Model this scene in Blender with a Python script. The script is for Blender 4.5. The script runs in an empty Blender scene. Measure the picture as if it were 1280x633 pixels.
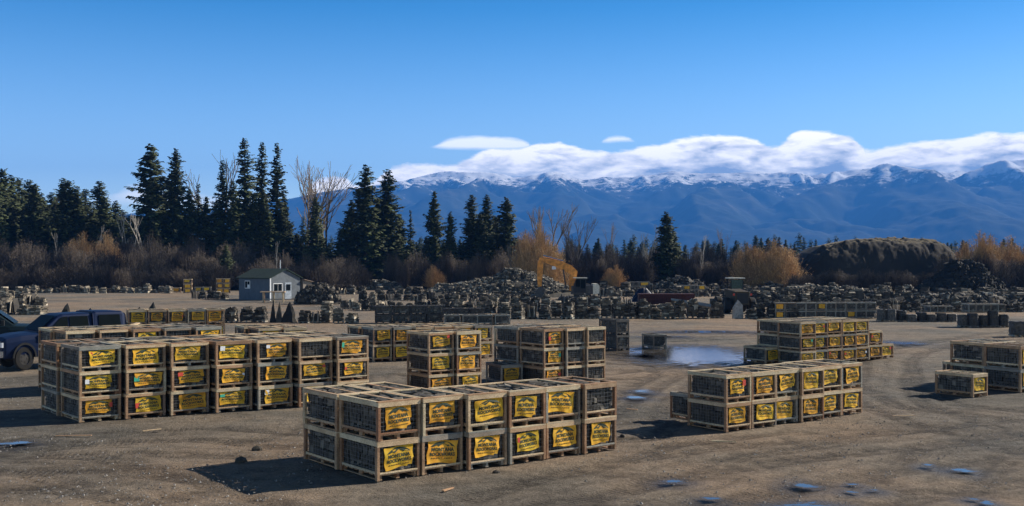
import bpy, math, random
import numpy as np
from mathutils import Vector, Matrix, noise as mnoise
R = math.radians
random.seed(11)
rng = np.random.default_rng(5)
scn = bpy.context.scene
COL = scn.collection
CAM_H, HOR, F, CX = 4.4, 332.0, 1300.0, 640.0

# ------------------------------------------------------------------ plain measuring helpers
def gy(py):                      # distance of a ground point seen at photograph row py
    return CAM_H * F / (py - HOR)
def gx(px, Y):
    return (px - CX) / F * Y
def G(px, py):
    Y = gy(py); return (gx(px, Y), Y)
def hz(py, Y):                   # height of something seen at row py and distance Y
    return CAM_H - (py - HOR) * Y / F

ORD = ['first','second','third','fourth','fifth','sixth','seventh','eighth','ninth','tenth','eleventh','twelfth','thirteenth',
       'fourteenth','fifteenth','sixteenth','seventeenth','eighteenth','nineteenth','twentieth','twenty-first','twenty-second',
       'twenty-third','twenty-fourth','twenty-fifth','twenty-sixth','twenty-seventh','twenty-eighth','twenty-ninth','thirtieth',
       'thirty-first','thirty-second','thirty-third','thirty-fourth','thirty-fifth','thirty-sixth','thirty-seventh','thirty-eighth',
       'thirty-ninth','fortieth','forty-first','forty-second','forty-third','forty-fourth','forty-fifth']

# ------------------------------------------------------------------ materials
def new_mat(name):
    m = bpy.data.materials.new(name); m.use_nodes = True
    nt = m.node_tree; b = nt.nodes['Principled BSDF']
    return m, nt, b
def N(nt, t, **kw):
    n = nt.nodes.new(t)
    for k, v in kw.items():
        if k.startswith('i_'):
            n.inputs[k[2:].replace('_', ' ')].default_value = v
        else: setattr(n, k, v)
    return n
def ramp(nt, stops, interp='LINEAR'):
    n = nt.nodes.new('ShaderNodeValToRGB'); cr = n.color_ramp; cr.interpolation = interp
    while len(cr.elements) < len(stops): cr.elements.new(0.5)
    for e, (p, c) in zip(cr.elements, stops):
        e.position = p; e.color = (*c, 1) if len(c) == 3 else c
    return n
def mixc(nt, fac, a, b, mode='MIX'):
    n = nt.nodes.new('ShaderNodeMix'); n.data_type = 'RGBA'; n.blend_type = mode
    for sock, v in ((n.inputs['Factor'], fac), (n.inputs['A'], a), (n.inputs['B'], b)):
        if isinstance(v, bpy.types.NodeSocket): nt.links.new(v, sock)
        elif isinstance(v, (int, float)): sock.default_value = v
        else: sock.default_value = (*v, 1)
    return n.outputs['Result']
def simple(name, col, rough=0.7, metal=0.0, noise_scale=6.0, var=0.35, bump=0.0, island=0.0, objvar=0.0, spec=0.4, coord='Object', pale=0.0):
    m, nt, b = new_mat(name); L = nt.links
    tc = N(nt, 'ShaderNodeTexCoord')
    nz = N(nt, 'ShaderNodeTexNoise', i_Scale=noise_scale, i_Detail=5.0)
    L.new(tc.outputs[coord], nz.inputs['Vector'])
    r = ramp(nt, [(0.3, tuple(c * (1 - var) for c in col)), (0.7, tuple(min(1, c * (1 + var)) for c in col))])
    L.new(nz.outputs['Fac'], r.inputs['Fac'])
    out = r.outputs['Color']
    if island:
        g = N(nt, 'ShaderNodeNewGeometry')
        rr = ramp(nt, [(0, (1 - island,) * 3), (1, (1 + island,) * 3)])
        L.new(g.outputs['Random Per Island'], rr.inputs['Fac'])
        mm = N(nt, 'ShaderNodeMapRange', i_To_Min=1 - island, i_To_Max=1 + island)
        if pale:
            pw = N(nt, 'ShaderNodeMath', operation='POWER'); pw.inputs[1].default_value = 6.0; L.new(g.outputs['Random Per Island'], pw.inputs[0]); L.new(pw.outputs[0], mm.inputs['Value'])
            mm.inputs['To Min'].default_value = 0.6; mm.inputs['To Max'].default_value = pale
        else: L.new(g.outputs['Random Per Island'], mm.inputs['Value'])
        vm = N(nt, 'ShaderNodeVectorMath', operation='SCALE')
        L.new(out, vm.inputs[0]); L.new(mm.outputs[0], vm.inputs['Scale']); out = vm.outputs[0]
    if objvar:
        oi = N(nt, 'ShaderNodeObjectInfo')
        mm = N(nt, 'ShaderNodeMapRange', i_To_Min=1 - objvar, i_To_Max=1 + objvar)
        L.new(oi.outputs['Random'], mm.inputs['Value'])
        vm = N(nt, 'ShaderNodeVectorMath', operation='SCALE')
        L.new(out, vm.inputs[0]); L.new(mm.outputs[0], vm.inputs['Scale']); out = vm.outputs[0]
    L.new(out, b.inputs['Base Color'])
    b.inputs['Roughness'].default_value = rough
    b.inputs['Metallic'].default_value = metal
    b.inputs['Specular IOR Level'].default_value = spec
    if bump:
        bp = N(nt, 'ShaderNodeBump', i_Strength=bump, i_Distance=0.02)
        L.new(nz.outputs['Fac'], bp.inputs['Height']); L.new(bp.outputs[0], b.inputs['Normal'])
    return m

def wood_mat(name, ca, cb):
    m, nt, b = new_mat(name); L = nt.links
    tc = N(nt, 'ShaderNodeTexCoord'); oi = N(nt, 'ShaderNodeObjectInfo'); g = N(nt, 'ShaderNodeNewGeometry')
    n1 = N(nt, 'ShaderNodeTexNoise', noise_dimensions='4D', i_Scale=3.0, i_Detail=6.0, i_Roughness=0.7)
    L.new(tc.outputs['Object'], n1.inputs['Vector'])
    w = N(nt, 'ShaderNodeMath', operation='MULTIPLY'); w.inputs[1].default_value = 37.0
    L.new(oi.outputs['Random'], w.inputs[0]); L.new(w.outputs[0], n1.inputs['W'])
    r = ramp(nt, [(0.3, ca), (0.72, cb)]); L.new(n1.outputs['Fac'], r.inputs['Fac'])
    # per board tint: reddish to grey
    r2 = ramp(nt, [(0.0, (0.70, 0.50, 0.38)), (0.2, (1.0, 0.86, 0.74)), (0.6, (1.12, 1.1, 1.02)), (0.85, (0.86, 0.9, 0.88)), (1.0, (0.74, 0.50, 0.38))])
    ad = N(nt, 'ShaderNodeMath', operation='ADD'); L.new(g.outputs['Random Per Island'], ad.inputs[0]); L.new(oi.outputs['Random'], ad.inputs[1])
    fr = N(nt, 'ShaderNodeMath', operation='FRACT'); L.new(ad.outputs[0], fr.inputs[0]); L.new(fr.outputs[0], r2.inputs['Fac'])
    c = mixc(nt, 1.0, r.outputs['Color'], r2.outputs['Color'], 'MULTIPLY')
    # streaks of grain
    n2 = N(nt, 'ShaderNodeTexNoise', i_Scale=40.0, i_Detail=3.0); L.new(tc.outputs['Object'], n2.inputs['Vector'])
    r3 = ramp(nt, [(0.35, (0.7, 0.7, 0.7)), (0.65, (1.1, 1.1, 1.1))]); L.new(n2.outputs['Fac'], r3.inputs['Fac'])
    c = mixc(nt, 1.0, c, r3.outputs['Color'], 'MULTIPLY')
    L.new(c, b.inputs['Base Color']); b.inputs['Roughness'].default_value = 0.8
    bp = N(nt, 'ShaderNodeBump', i_Strength=0.3, i_Distance=0.01); L.new(n2.outputs['Fac'], bp.inputs['Height']); L.new(bp.outputs[0], b.inputs['Normal'])
    return m

def sheet_mat(name, ca, cb, cc):
    m, nt, b = new_mat(name); L = nt.links
    tc = N(nt, 'ShaderNodeTexCoord'); oi = N(nt, 'ShaderNodeObjectInfo')
    n1 = N(nt, 'ShaderNodeTexNoise', noise_dimensions='4D', i_Scale=5.0, i_Detail=5.0)
    L.new(tc.outputs['Object'], n1.inputs['Vector'])
    w = N(nt, 'ShaderNodeMath', operation='MULTIPLY'); w.inputs[1].default_value = 51.0
    L.new(oi.outputs['Random'], w.inputs[0]); L.new(w.outputs[0], n1.inputs['W'])
    r = ramp(nt, [(0.3, ca), (0.5, cb), (0.75, cc)]); L.new(n1.outputs['Fac'], r.inputs['Fac'])
    hs = N(nt, 'ShaderNodeHueSaturation'); L.new(r.outputs['Color'], hs.inputs['Color'])
    mr = N(nt, 'ShaderNodeMapRange', i_To_Min=0.485, i_To_Max=0.512); L.new(oi.outputs['Random'], mr.inputs['Value']); L.new(mr.outputs[0], hs.inputs['Hue'])
    mv = N(nt, 'ShaderNodeMath', operation='MULTIPLY'); mv.inputs[1].default_value = 7.31; L.new(oi.outputs['Random'], mv.inputs[0])
    mf = N(nt, 'ShaderNodeMath', operation='FRACT'); L.new(mv.outputs[0], mf.inputs[0])
    m2 = N(nt, 'ShaderNodeMapRange', i_To_Min=0.68, i_To_Max=1.1); L.new(mf.outputs[0], m2.inputs['Value']); L.new(m2.outputs[0], hs.inputs['Value'])
    L.new(hs.outputs[0], b.inputs['Base Color']); b.inputs['Roughness'].default_value = 0.75; b.inputs['Specular IOR Level'].default_value = 0.25
    return m

M = {}
M['wood'] = wood_mat('pine_wood', (0.42, 0.31, 0.19), (0.78, 0.65, 0.45))
M['wood_post'] = wood_mat('post_wood', (0.22, 0.125, 0.07), (0.50, 0.34, 0.21))
M['wood_grey'] = wood_mat('weathered_wood', (0.20, 0.19, 0.165), (0.42, 0.40, 0.35))
M['wood_dark'] = wood_mat('dark_wood', (0.035, 0.035, 0.035), (0.11, 0.105, 0.10))
M['stone'] = simple('crated_stone', (0.100, 0.086, 0.066), 0.75, noise_scale=3.0, var=0.5, bump=0.6, island=0.6, pale=2.6)
M['stone_tan'] = simple('pallet_stone', (0.16, 0.135, 0.10), 0.85, pale=4.0, noise_scale=2.5, var=0.5, bump=0.6, island=0.7, objvar=0.45)
M['stone_dark'] = simple('dark_stone', (0.065, 0.055, 0.042), 0.8, pale=6.0, noise_scale=2.5, var=0.5, bump=0.6, island=0.7, objvar=0.3)
M['rubble'] = simple('rubble_stone', (0.125, 0.108, 0.082), 0.9, pale=3.5, noise_scale=1.2, var=0.4, island=0.6)
M['slab'] = simple('slab_stone', (0.2, 0.2, 0.195), 0.8, noise_scale=1.2, var=0.3, bump=0.5)
M['soot'] = simple('dark_brush', (0.02, 0.019, 0.016), 0.9, noise_scale=1.2, var=0.5, island=0.7)
M['sheet'] = sheet_mat('yellow_sheet', (0.68, 0.31, 0.028), (0.86, 0.45, 0.035), (0.92, 0.58, 0.07))
M['ink'] = simple('dark_ink', (0.035, 0.05, 0.025), 0.6, var=0.2)
M['brown_ink'] = simple('brown_ink', (0.16, 0.085, 0.015), 0.6, var=0.2)
M['red'] = simple('red_tag', (0.62, 0.07, 0.04), 0.6, var=0.2)
M['green'] = simple('green_tag', (0.05, 0.4, 0.25), 0.6, var=0.2)
M['white'] = simple('white_paper', (0.75, 0.75, 0.74), 0.6, var=0.1)
M['wire'] = simple('galvanised_wire', (0.22, 0.22, 0.22), 0.5, metal=0.6, var=0.2)
M['bluepaint'] = simple('navy_paint', (0.005, 0.014, 0.048), 0.5, metal=0.0, var=0.1, spec=0.2)
M['tealpaint'] = simple('teal_paint', (0.006, 0.016, 0.022), 0.5, metal=0.0, var=0.1, spec=0.2)
M['glass'] = simple('vehicle_glass', (0.008, 0.011, 0.012), 0.2, var=0.1, spec=0.12)
M['glass'].node_tree.nodes['Principled BSDF'].inputs['IOR'].default_value = 1.12
M['black'] = simple('black_plastic', (0.015, 0.015, 0.016), 0.6, var=0.2)
M['rubber'] = simple('tyre_rubber', (0.018, 0.017, 0.016), 0.85, var=0.3)
M['chrome'] = simple('bright_metal', (0.55, 0.55, 0.56), 0.25, metal=0.9, var=0.1)
M['lens'] = simple('lamp_lens', (0.6, 0.62, 0.65), 0.1, var=0.1, spec=0.8)
M['redlens'] = simple('red_lens', (0.5, 0.03, 0.02), 0.2, var=0.1)
M['orange'] = simple('machine_orange', (0.66, 0.25, 0.04), 0.55, var=0.4, noise_scale=3)
M['cream'] = simple('cream_paint', (0.6, 0.56, 0.45), 0.6, var=0.2)
M['steel'] = simple('dirty_steel', (0.07, 0.065, 0.06), 0.6, metal=0.3, var=0.4)
M['rustred'] = simple('rust_red_paint', (0.055, 0.013, 0.010), 0.75, var=0.4)
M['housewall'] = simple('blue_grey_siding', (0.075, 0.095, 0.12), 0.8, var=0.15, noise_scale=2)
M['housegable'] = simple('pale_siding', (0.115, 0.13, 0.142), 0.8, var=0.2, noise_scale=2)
M['roofgreen'] = simple('green_roofing', (0.016, 0.032, 0.022), 0.9, var=0.3, noise_scale=4)
M['bark'] = simple('conifer_bark', (0.09, 0.065, 0.05), 0.9, var=0.4, noise_scale=3)
M['barkpale'] = simple('pale_bark', (0.30, 0.27, 0.23), 0.9, var=0.3, noise_scale=3)
M['twig'] = simple('bare_twigs', (0.16, 0.125, 0.095), 0.9, var=0.3)
M['needle'] = simple('conifer_needles', (0.050, 0.062, 0.020), 0.8, var=0.4, noise_scale=0.5, island=0.6, objvar=0.25)
M['needle_light'] = simple('light_needles', (0.075, 0.088, 0.036), 0.8, var=0.4, noise_scale=0.5, island=0.6, objvar=0.2)
M['willow'] = simple('orange_willow', (0.42, 0.26, 0.115), 0.8, var=0.35, noise_scale=0.6, island=0.5, objvar=0.2)
M['brush'] = simple('grey_brush', (0.085, 0.066, 0.05), 0.9, var=0.35, noise_scale=0.5, island=0.5, objvar=0.25)

# ------------------------------------------------------------------ mesh builder
class MB:
    def __init__(s): s.v = []; s.f = []; s.m = []
    def add(s, vs, fs, mi=0):
        o = len(s.v); s.v += [tuple(v) for v in vs]; s.f += [tuple(i + o for i in f) for f in fs]; s.m += [mi] * len(fs)
    def box(s, x0, x1, y0, y1, z0, z1, mi=0, mat=None, jit=0.0, r=random):
        vs = [(x, y, z) for z in (z0, z1) for y in (y0, y1) for x in (x0, x1)]
        if jit: vs = [(a + r.uniform(-jit, jit), b + r.uniform(-jit, jit), c + r.uniform(-jit, jit)) for a, b, c in vs]
        if mat is not None: vs = [tuple(mat @ Vector(v)) for v in vs]
        s.add(vs, [(0, 2, 3, 1), (4, 5, 7, 6), (0, 1, 5, 4), (2, 6, 7, 3), (0, 4, 6, 2), (1, 3, 7, 5)], mi)
    def tube(s, a, b, ra, rb, n=6, mi=0, caps=True):
        a = Vector(a); b = Vector(b); d = (b - a)
        if d.length < 1e-6: return
        d.normalize(); u = d.orthogonal().normalized(); w = d.cross(u)
        vs = []
        for p, r in ((a, ra), (b, rb)):
            for i in range(n):
                t = 2 * math.pi * i / n; vs.append(p + (u * math.cos(t) + w * math.sin(t)) * r)
        fs = [(i, (i + 1) % n, n + (i + 1) % n, n + i) for i in range(n)]
        if caps: fs += [tuple(range(n - 1, -1, -1)), tuple(range(n, 2 * n))]
        s.add(vs, fs, mi)
    def prism(s, prof, y0, y1, mi=0, inset=0.0):     # profile in x,z extruded along y
        n = len(prof)
        vs = [(x, y0, z) for x, z in prof] + [(x, y1, z) for x, z in prof]
        fs = [(i, (i + 1) % n, n + (i + 1) % n, n + i) for i in range(n)] + [tuple(range(n - 1, -1, -1)), tuple(range(n, 2 * n))]
        s.add(vs, fs, mi)
    def mesh(s, name, mats, smooth=False):
        me = bpy.data.meshes.new(name); me.from_pydata(s.v, [], s.f)
        for m in mats: me.materials.append(m)
        if len(mats) > 1: me.polygons.foreach_set('material_index', s.m)
        if smooth: me.polygons.foreach_set('use_smooth', [True] * len(s.f))
        me.update(); return me

def link(name, me, parent=None, loc=None, rotz=None, scale=None):
    o = bpy.data.objects.new(name, me); COL.objects.link(o)
    if parent is not None: o.parent = parent
    if loc is not None: o.location = loc
    if rotz is not None: o.rotation_euler = (0, 0, rotz)
    if scale is not None: o.scale = scale
    return o
def tag(o, label=None, cat=None, group=None, kind=None):
    if label: o['label'] = label
    if cat: o['category'] = cat
    if group: o['group'] = group
    if kind: o['kind'] = kind
    return o
def thing(name, label, cat, loc=(0, 0, 0), rotz=0.0, group=None, scale=None):
    o = bpy.data.objects.new(name, None); COL.objects.link(o); o.empty_display_size = 0.3
    o.location = loc; o.rotation_euler = (0, 0, rotz)
    if scale: o.scale = scale
    return tag(o, label, cat, group)
def slotmat(o, mat, i=0):
    o.material_slots[i].link = 'OBJECT'; o.material_slots[i].material = mat

def np_mesh(name, verts, faces, mats, smooth=False):
    me = bpy.data.meshes.new(name)
    me.from_pydata(verts.tolist(), [], faces.tolist())
    for m in mats: me.materials.append(m)
    if smooth: me.polygons.foreach_set('use_smooth', np.ones(len(faces), bool))
    me.update(); return me

# ------------------------------------------------------------------ value noise for terrain
_perm = rng.random((256, 256))
def vnoise(x, y):
    xi = np.floor(x).astype(int); yi = np.floor(y).astype(int); xf = x - xi; yf = y - yi
    u = xf * xf * (3 - 2 * xf); v = yf * yf * (3 - 2 * yf)
    g = lambda a, b: _perm[a % 256, b % 256]
    return (g(xi, yi) * (1 - u) + g(xi + 1, yi) * u) * (1 - v) + (g(xi, yi + 1) * (1 - u) + g(xi + 1, yi + 1) * u) * v
def fbm(x, y, o=5, gain=0.5):
    s = 0; a = 1; t = 0
    for i in range(o):
        s = s + a * vnoise(x + 17.3 * i, y + 9.1 * i); t += a; a *= gain; x = x * 2.03; y = y * 2.03
    return s / t
def ridged(x, y, o=5):
    s = 0; a = 1; t = 0
    for i in range(o):
        n = 1 - abs(2 * vnoise(x + 31.3 * i, y + 5.7 * i) - 1); s = s + a * n * n; t += a; a *= 0.5; x = x * 2.07; y = y * 2.07
    return s / t

# ------------------------------------------------------------------ puddles (photograph px: centre x, y, half width, half height)
PUD = [(868, 445, 66, 8.5, 'large blue puddle spread before the low crates'), (806, 446, 17, 3.2, 'x'), (803, 489.5, 13, 2.2, 'x'), (794, 497.5, 12, 2.2, 'x'),
       (24, 553.5, 17, 3.2, 'x'), (842, 602, 15, 3, 'x'), (1003, 607, 15, 4, 'x'), (1202, 588.5, 16, 3, 'x'), (1161, 582, 8, 1.8, 'x'),
       (1005, 632, 42, 4.5, 'x'), (888, 624, 12, 1.8, 'x'), (1063, 615, 7, 1.5, 'x'), (1095, 614, 9, 1.6, 'x'), (1215, 624, 9, 2, 'x'),
       (1236, 630, 10, 3, 'x'), (880, 415, 60, 1.6, 'x'), (1128, 429, 26, 2.2, 'x'), (830, 421, 24, 1.0, 'x'), (1068, 606, 8, 1.4, 'x')]

# ------------------------------------------------------------------ ground
def axis(lo, hi, fine_lo, fine_hi, step, growth=1.09):
    a = list(np.arange(fine_lo, fine_hi, step)); s = step; p = fine_lo; left = []
    while p > lo: s *= growth; p = max(lo, p - s); left.append(p)
    s = step; p = a[-1]; right = []
    while p < hi: s *= growth; p = min(hi, p + s); right.append(p)
    return np.array(left[::-1] + a + right)
xs = axis(-8900, 8900, -26, 30, 0.17, 1.06); ys = axis(-450, 11400, 13, 52, 0.17, 1.05)
GXm, GYm = np.meshgrid(xs, ys)
near = np.clip(1 - (GYm - 60) / 60, 0, 1) * np.clip((90 - np.abs(GXm)) / 40, 0, 1)
zz = -0.045 * fbm(GXm * 0.5, GYm * 0.5, 4) - 0.02 * fbm(GXm * 2.5, GYm * 2.5, 2)
# wheel tracks: (list of px,py) centre lines on the yard
TRK = [[(560, 640), (760, 590), (930, 565), (1060, 552), (1180, 543), (1290, 530)],
       [(700, 640), (900, 600), (1040, 580), (1160, 566), (1290, 549)],
       [(960, 640), (1080, 606), (1180, 592), (1290, 578)],
       [(770, 470), (850, 462), (905, 452), (950, 470)], [(1290, 560), (1180, 528), (1110, 502), (1090, 470), (1120, 440), (1200, 425), (1290, 420)],
       [(1290, 520), (1160, 506), (1100, 480), (1105, 450), (1150, 430), (1290, 412)],
       [(775, 520), (800, 492), (850, 470), (830, 455), (720, 450)], [(770, 540), (815, 508), (860, 480), (900, 460)],
       [(-20, 560), (120, 545), (260, 540), (370, 548)], [(-20, 575), (80, 580), (160, 600), (300, 640)], [(-20, 600), (100, 598), (200, 610)],
       [(60, 560), (180, 556), (330, 560), (400, 540), (470, 500), (480, 470)],
       [(820, 425), (950, 420), (1000, 405)], [(1140, 600), (1200, 560), (1290, 545)], [(600, 640), (700, 606), (800, 585), (880, 560), (1000, 545)],
       [(-20, 380), (120, 374), (280, 384), (450, 381)], [(100, 368), (260, 372), (460, 388)]]
track = np.zeros_like(GXm); wet = np.zeros_like(GXm); side = np.zeros_like(GXm)
sel = np.where((GYm > 12) & (GYm < 140) & (np.abs(GXm) < 75)); px_, py_ = GXm[sel], GYm[sel]
tv = np.zeros(len(px_)); along = np.zeros(len(px_))
wob = (fbm(px_ * 0.12, py_ * 0.12, 2) - 0.5) * 0.6
for poly in TRK:
    P = [G(*p) for p in poly]; best = np.full(len(px_), 99.0); acc = 0.0; alo = np.zeros(len(px_))
    for (ax, ay), (bx, by) in zip(P, P[1:]):
        dx, dy = bx - ax, by - ay; L2 = dx * dx + dy * dy
        t = np.clip(((px_ - ax) * dx + (py_ - ay) * dy) / L2, 0, 1)
        sd = np.hypot(px_ - ax - t * dx, py_ - ay - t * dy); sg = np.sign((px_ - ax) * dy - (py_ - ay) * dx)
        alo = np.where(sd < np.abs(best), acc + t * math.sqrt(L2), alo); acc += math.sqrt(L2)
        best = np.where(sd < np.abs(best), sd * sg, best)
    nearer = np.abs(best) < 2.2; along = np.where(nearer, alo, along)
    for off, w_ in ((-1.0, .17), (-0.72, .12), (0.9, .17), (1.25, .11), (0.1, .06)):
        tv = np.maximum(tv, np.exp(-((best + wob - off) / (w_ + .03)) ** 2) * (1 if w_ > .1 else .4))
track[sel] = tv; alongA = np.zeros_like(GXm); alongA[sel] = along
for (cx_, cy_, hw, hh, _l) in PUD:
    c = G(cx_, cy_); Y0, Y1 = gy(cy_ + hh), gy(cy_ - hh); hwm = hw / F * c[1]; hy = (Y1 - Y0) / 2; cyw = (Y0 + Y1) / 2
    d = np.sqrt(((GXm - c[0]) / (hwm * 1.25 + 0.2)) ** 2 + ((GYm - cyw) / (hy * 1.35 + 0.25)) ** 2)
    wet = np.maximum(wet, np.clip(1.6 - d + (fbm(GXm * 1.2, GYm * 1.2, 3) - 0.5) * 0.7, 0, 1))
zz = zz - 0.045 * track + 0.02 * np.clip(track, 0, 1) * 0
zz = zz * near
zz = np.where(wet > 0.3, np.minimum(zz, -0.012 * near), zz)
ny, nx = GXm.shape
V = np.stack([GXm, GYm, zz], -1).reshape(-1, 3)
ii = np.arange((ny - 1) * (nx - 1)); rr_ = ii // (nx - 1); cc_ = ii % (nx - 1); a0 = rr_ * nx + cc_
Fq = np.stack([a0, a0 + 1, a0 + nx + 1, a0 + nx], -1)

def ground_mat():
    m, nt, b = new_mat('yard_dirt'); L = nt.links
    tc = N(nt, 'ShaderNodeTexCoord').outputs['Object']
    def nz(scale, detail=6, rough=0.6, stretch=None, dist=0.0):
        n = N(nt, 'ShaderNodeTexNoise', i_Scale=scale, i_Detail=float(detail), i_Roughness=rough, i_Distortion=dist)
        if stretch:
            mp = N(nt, 'ShaderNodeMapping'); mp.inputs['Scale'].default_value = stretch; mp.inputs['Rotation'].default_value = (0, 0, R(-20))
            L.new(tc, mp.inputs['Vector']); L.new(mp.outputs[0], n.inputs['Vector'])
        else: L.new(tc, n.inputs['Vector'])
        return n.outputs['Fac']
    big = ramp(nt, [(0.40, (0.285, 0.212, 0.15)), (0.50, (0.24, 0.196, 0.15)), (0.60, (0.165, 0.15, 0.128))]); L.new(nz(0.09, 4), big.inputs['Fac'])
    c = big.outputs['Color']
    streak = ramp(nt, [(0.36, (0.72, 0.71, 0.70)), (0.5, (1, 1, 1)), (0.68, (1.15, 1.13, 1.10))]); L.new(nz(0.5, 6, 0.65, (0.4, 1.3, 1.0), 0.3), streak.inputs['Fac'])
    c = mixc(nt, 1.0, c, streak.outputs['Color'], 'MULTIPLY')
    mid = ramp(nt, [(0.34, (0.66, 0.65, 0.63)), (0.56, (1.08, 1.07, 1.05))]); L.new(nz(2.2, 8, 0.7), mid.inputs['Fac'])
    c = mixc(nt, 1.0, c, mid.outputs['Color'], 'MULTIPLY')
    fine = nz(14, 6, 0.75); fr = ramp(nt, [(0.36, (0.62, 0.61, 0.60)), (0.62, (1.2, 1.2, 1.18))]); L.new(fine, fr.inputs['Fac'])
    c = mixc(nt, 0.8, c, fr.outputs['Color'], 'MULTIPLY')
    vo = N(nt, 'ShaderNodeTexVoronoi', i_Scale=16.0); L.new(tc, vo.inputs['Vector'])
    vr = ramp(nt, [(0.0, (1.25, 1.22, 1.2)), (0.25, (1, 1, 1)), (0.7, (0.82, 0.81, 0.8))]); L.new(vo.outputs['Distance'], vr.inputs['Fac'])
    gravel = ramp(nt, [(0.5, (0, 0, 0)), (0.6, (1, 1, 1))]); L.new(nz(0.22, 5), gravel.inputs['Fac'])
    c = mixc(nt, gravel.outputs['Color'], c, mixc(nt, 1.0, c, vr.outputs['Color'], 'MULTIPLY'))
    at = N(nt, 'ShaderNodeAttribute', attribute_name='track'); aw = N(nt, 'ShaderNodeAttribute', attribute_name='wet')
    tn = ramp(nt, [(0.34, (0, 0, 0)), (0.54, (1, 1, 1))]); L.new(nz(1.6, 5, 0.7), tn.inputs['Fac'])
    ag = N(nt, 'ShaderNodeAttribute', attribute_name='along')
    def mth(op, a_, b_):
        n_ = N(nt, 'ShaderNodeMath', operation=op)
        for q_, v_ in enumerate((a_, b_)):
            if isinstance(v_, bpy.types.NodeSocket): L.new(v_, n_.inputs[q_])
            elif v_ is not None: n_.inputs[q_].default_value = v_
        return n_.outputs[0]
    tread = mth('MULTIPLY_ADD', mth('SINE', mth('MULTIPLY', ag.outputs['Fac'], 46.0), None), 0.20); tread.node.inputs[2].default_value = 0.85
    tf0 = mth('MULTIPLY', at.outputs['Fac'], tn.outputs['Color'])
    tf = N(nt, 'ShaderNodeMath', operation='MULTIPLY'); tf.use_clamp = True; L.new(tf0, tf.inputs[0]); L.new(tread, tf.inputs[1])
    c = mixc(nt, tf.outputs[0], c, mixc(nt, 1.0, c, (0.40, 0.39, 0.39), 'MULTIPLY'))
    c = mixc(nt, aw.outputs['Fac'], c, mixc(nt, 1.0, c, (0.5, 0.5, 0.53), 'MULTIPLY'))
    # beyond the yard: rough winter grass
    sx = N(nt, 'ShaderNodeSeparateXYZ'); L.new(tc, sx.inputs[0])
    far = N(nt, 'ShaderNodeMapRange', i_From_Min=185.0, i_From_Max=260.0); L.new(sx.outputs['Y'], far.inputs['Value'])
    gr = ramp(nt, [(0.35, (0.045, 0.04, 0.02)), (0.65, (0.12, 0.10, 0.05))]); L.new(nz(0.03, 5), gr.inputs['Fac'])
    c = mixc(nt, far.outputs[0], c, gr.outputs['Color'])
    L.new(c, b.inputs['Base Color'])
    rg = N(nt, 'ShaderNodeMapRange', i_To_Min=0.95, i_To_Max=0.45); L.new(aw.outputs['Fac'], rg.inputs['Value']); L.new(rg.outputs[0], b.inputs['Roughness'])
    b.inputs['Specular IOR Level'].default_value = 0.25
    # bump: clods, stones and tread
    wv = N(nt, 'ShaderNodeTexNoise', i_Scale=7.0, i_Detail=3.0); L.new(tc, wv.inputs['Vector'])
    tb = N(nt, 'ShaderNodeMath', operation='MULTIPLY'); L.new(at.outputs['Fac'], tb.inputs[0]); L.new(wv.outputs['Fac'], tb.inputs[1])
    s1 = N(nt, 'ShaderNodeMath', operation='MULTIPLY'); s1.inputs[1].default_value = -0.45; L.new(tf.outputs[0], s1.inputs[0])
    s2 = N(nt, 'ShaderNodeMath', operation='ADD'); L.new(s1.outputs[0], s2.inputs[0]); L.new(fine, s2.inputs[1])
    s3 = N(nt, 'ShaderNodeMath', operation='ADD'); L.new(s2.outputs[0], s3.inputs[0]); L.new(mid.inputs['Fac'].links[0].from_socket, s3.inputs[1])
    bp = N(nt, 'ShaderNodeBump', i_Strength=1.0, i_Distance=0.10); L.new(s3.outputs[0], bp.inputs['Height']); L.new(bp.outputs[0], b.inputs['Normal'])
    return m
gm = np_mesh('ground', V, Fq, [ground_mat()], smooth=True)
for nm, arr in (('track', track), ('wet', wet), ('along', alongA)):
    a = gm.attributes.new(nm, 'FLOAT', 'POINT'); a.data.foreach_set('value', arr.reshape(-1).astype(np.float32))
tag(link('ground', gm), kind='structure')

mw, nt, b = new_mat('puddle_water'); L = nt.links; b.inputs['Base Color'].default_value = (0.06, 0.053, 0.045, 1); b.inputs['Roughness'].default_value = 0.06
b.inputs['IOR'].default_value = 1.333; b.inputs['Specular IOR Level'].default_value = 0.9
tc = N(nt, 'ShaderNodeTexCoord'); at = N(nt, 'ShaderNodeAttribute', attribute_name='margin'); ge = N(nt, 'ShaderNodeNewGeometry')
nz = N(nt, 'ShaderNodeTexNoise', i_Scale=3.0, i_Detail=2.0); L.new(ge.outputs['Position'], nz.inputs['Vector'])
bp = N(nt, 'ShaderNodeBump', i_Strength=0.03, i_Distance=0.01); L.new(nz.outputs['Fac'], bp.inputs['Height']); L.new(bp.outputs[0], b.inputs['Normal'])
mp = N(nt, 'ShaderNodeMapping'); mp.inputs['Scale'].default_value = (0.55, 1.3, 1.0); L.new(ge.outputs['Position'], mp.inputs['Vector'])
n2 = N(nt, 'ShaderNodeTexNoise', i_Scale=2.4, i_Detail=8.0, i_Roughness=0.65); L.new(mp.outputs[0], n2.inputs['Vector'])
sb = N(nt, 'ShaderNodeMath', operation='MULTIPLY_ADD'); sb.inputs[1].default_value = 4.2; L.new(n2.outputs['Fac'], sb.inputs[0]); L.new(at.outputs['Fac'], sb.inputs[2])
al = N(nt, 'ShaderNodeMapRange', i_From_Min=2.50, i_From_Max=2.60); L.new(sb.outputs[0], al.inputs['Value'])
mud = N(nt, 'ShaderNodeBsdfPrincipled'); mud.inputs['Base Color'].default_value = (0.075, 0.06, 0.045, 1); mud.inputs['Roughness'].default_value = 0.45
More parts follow.
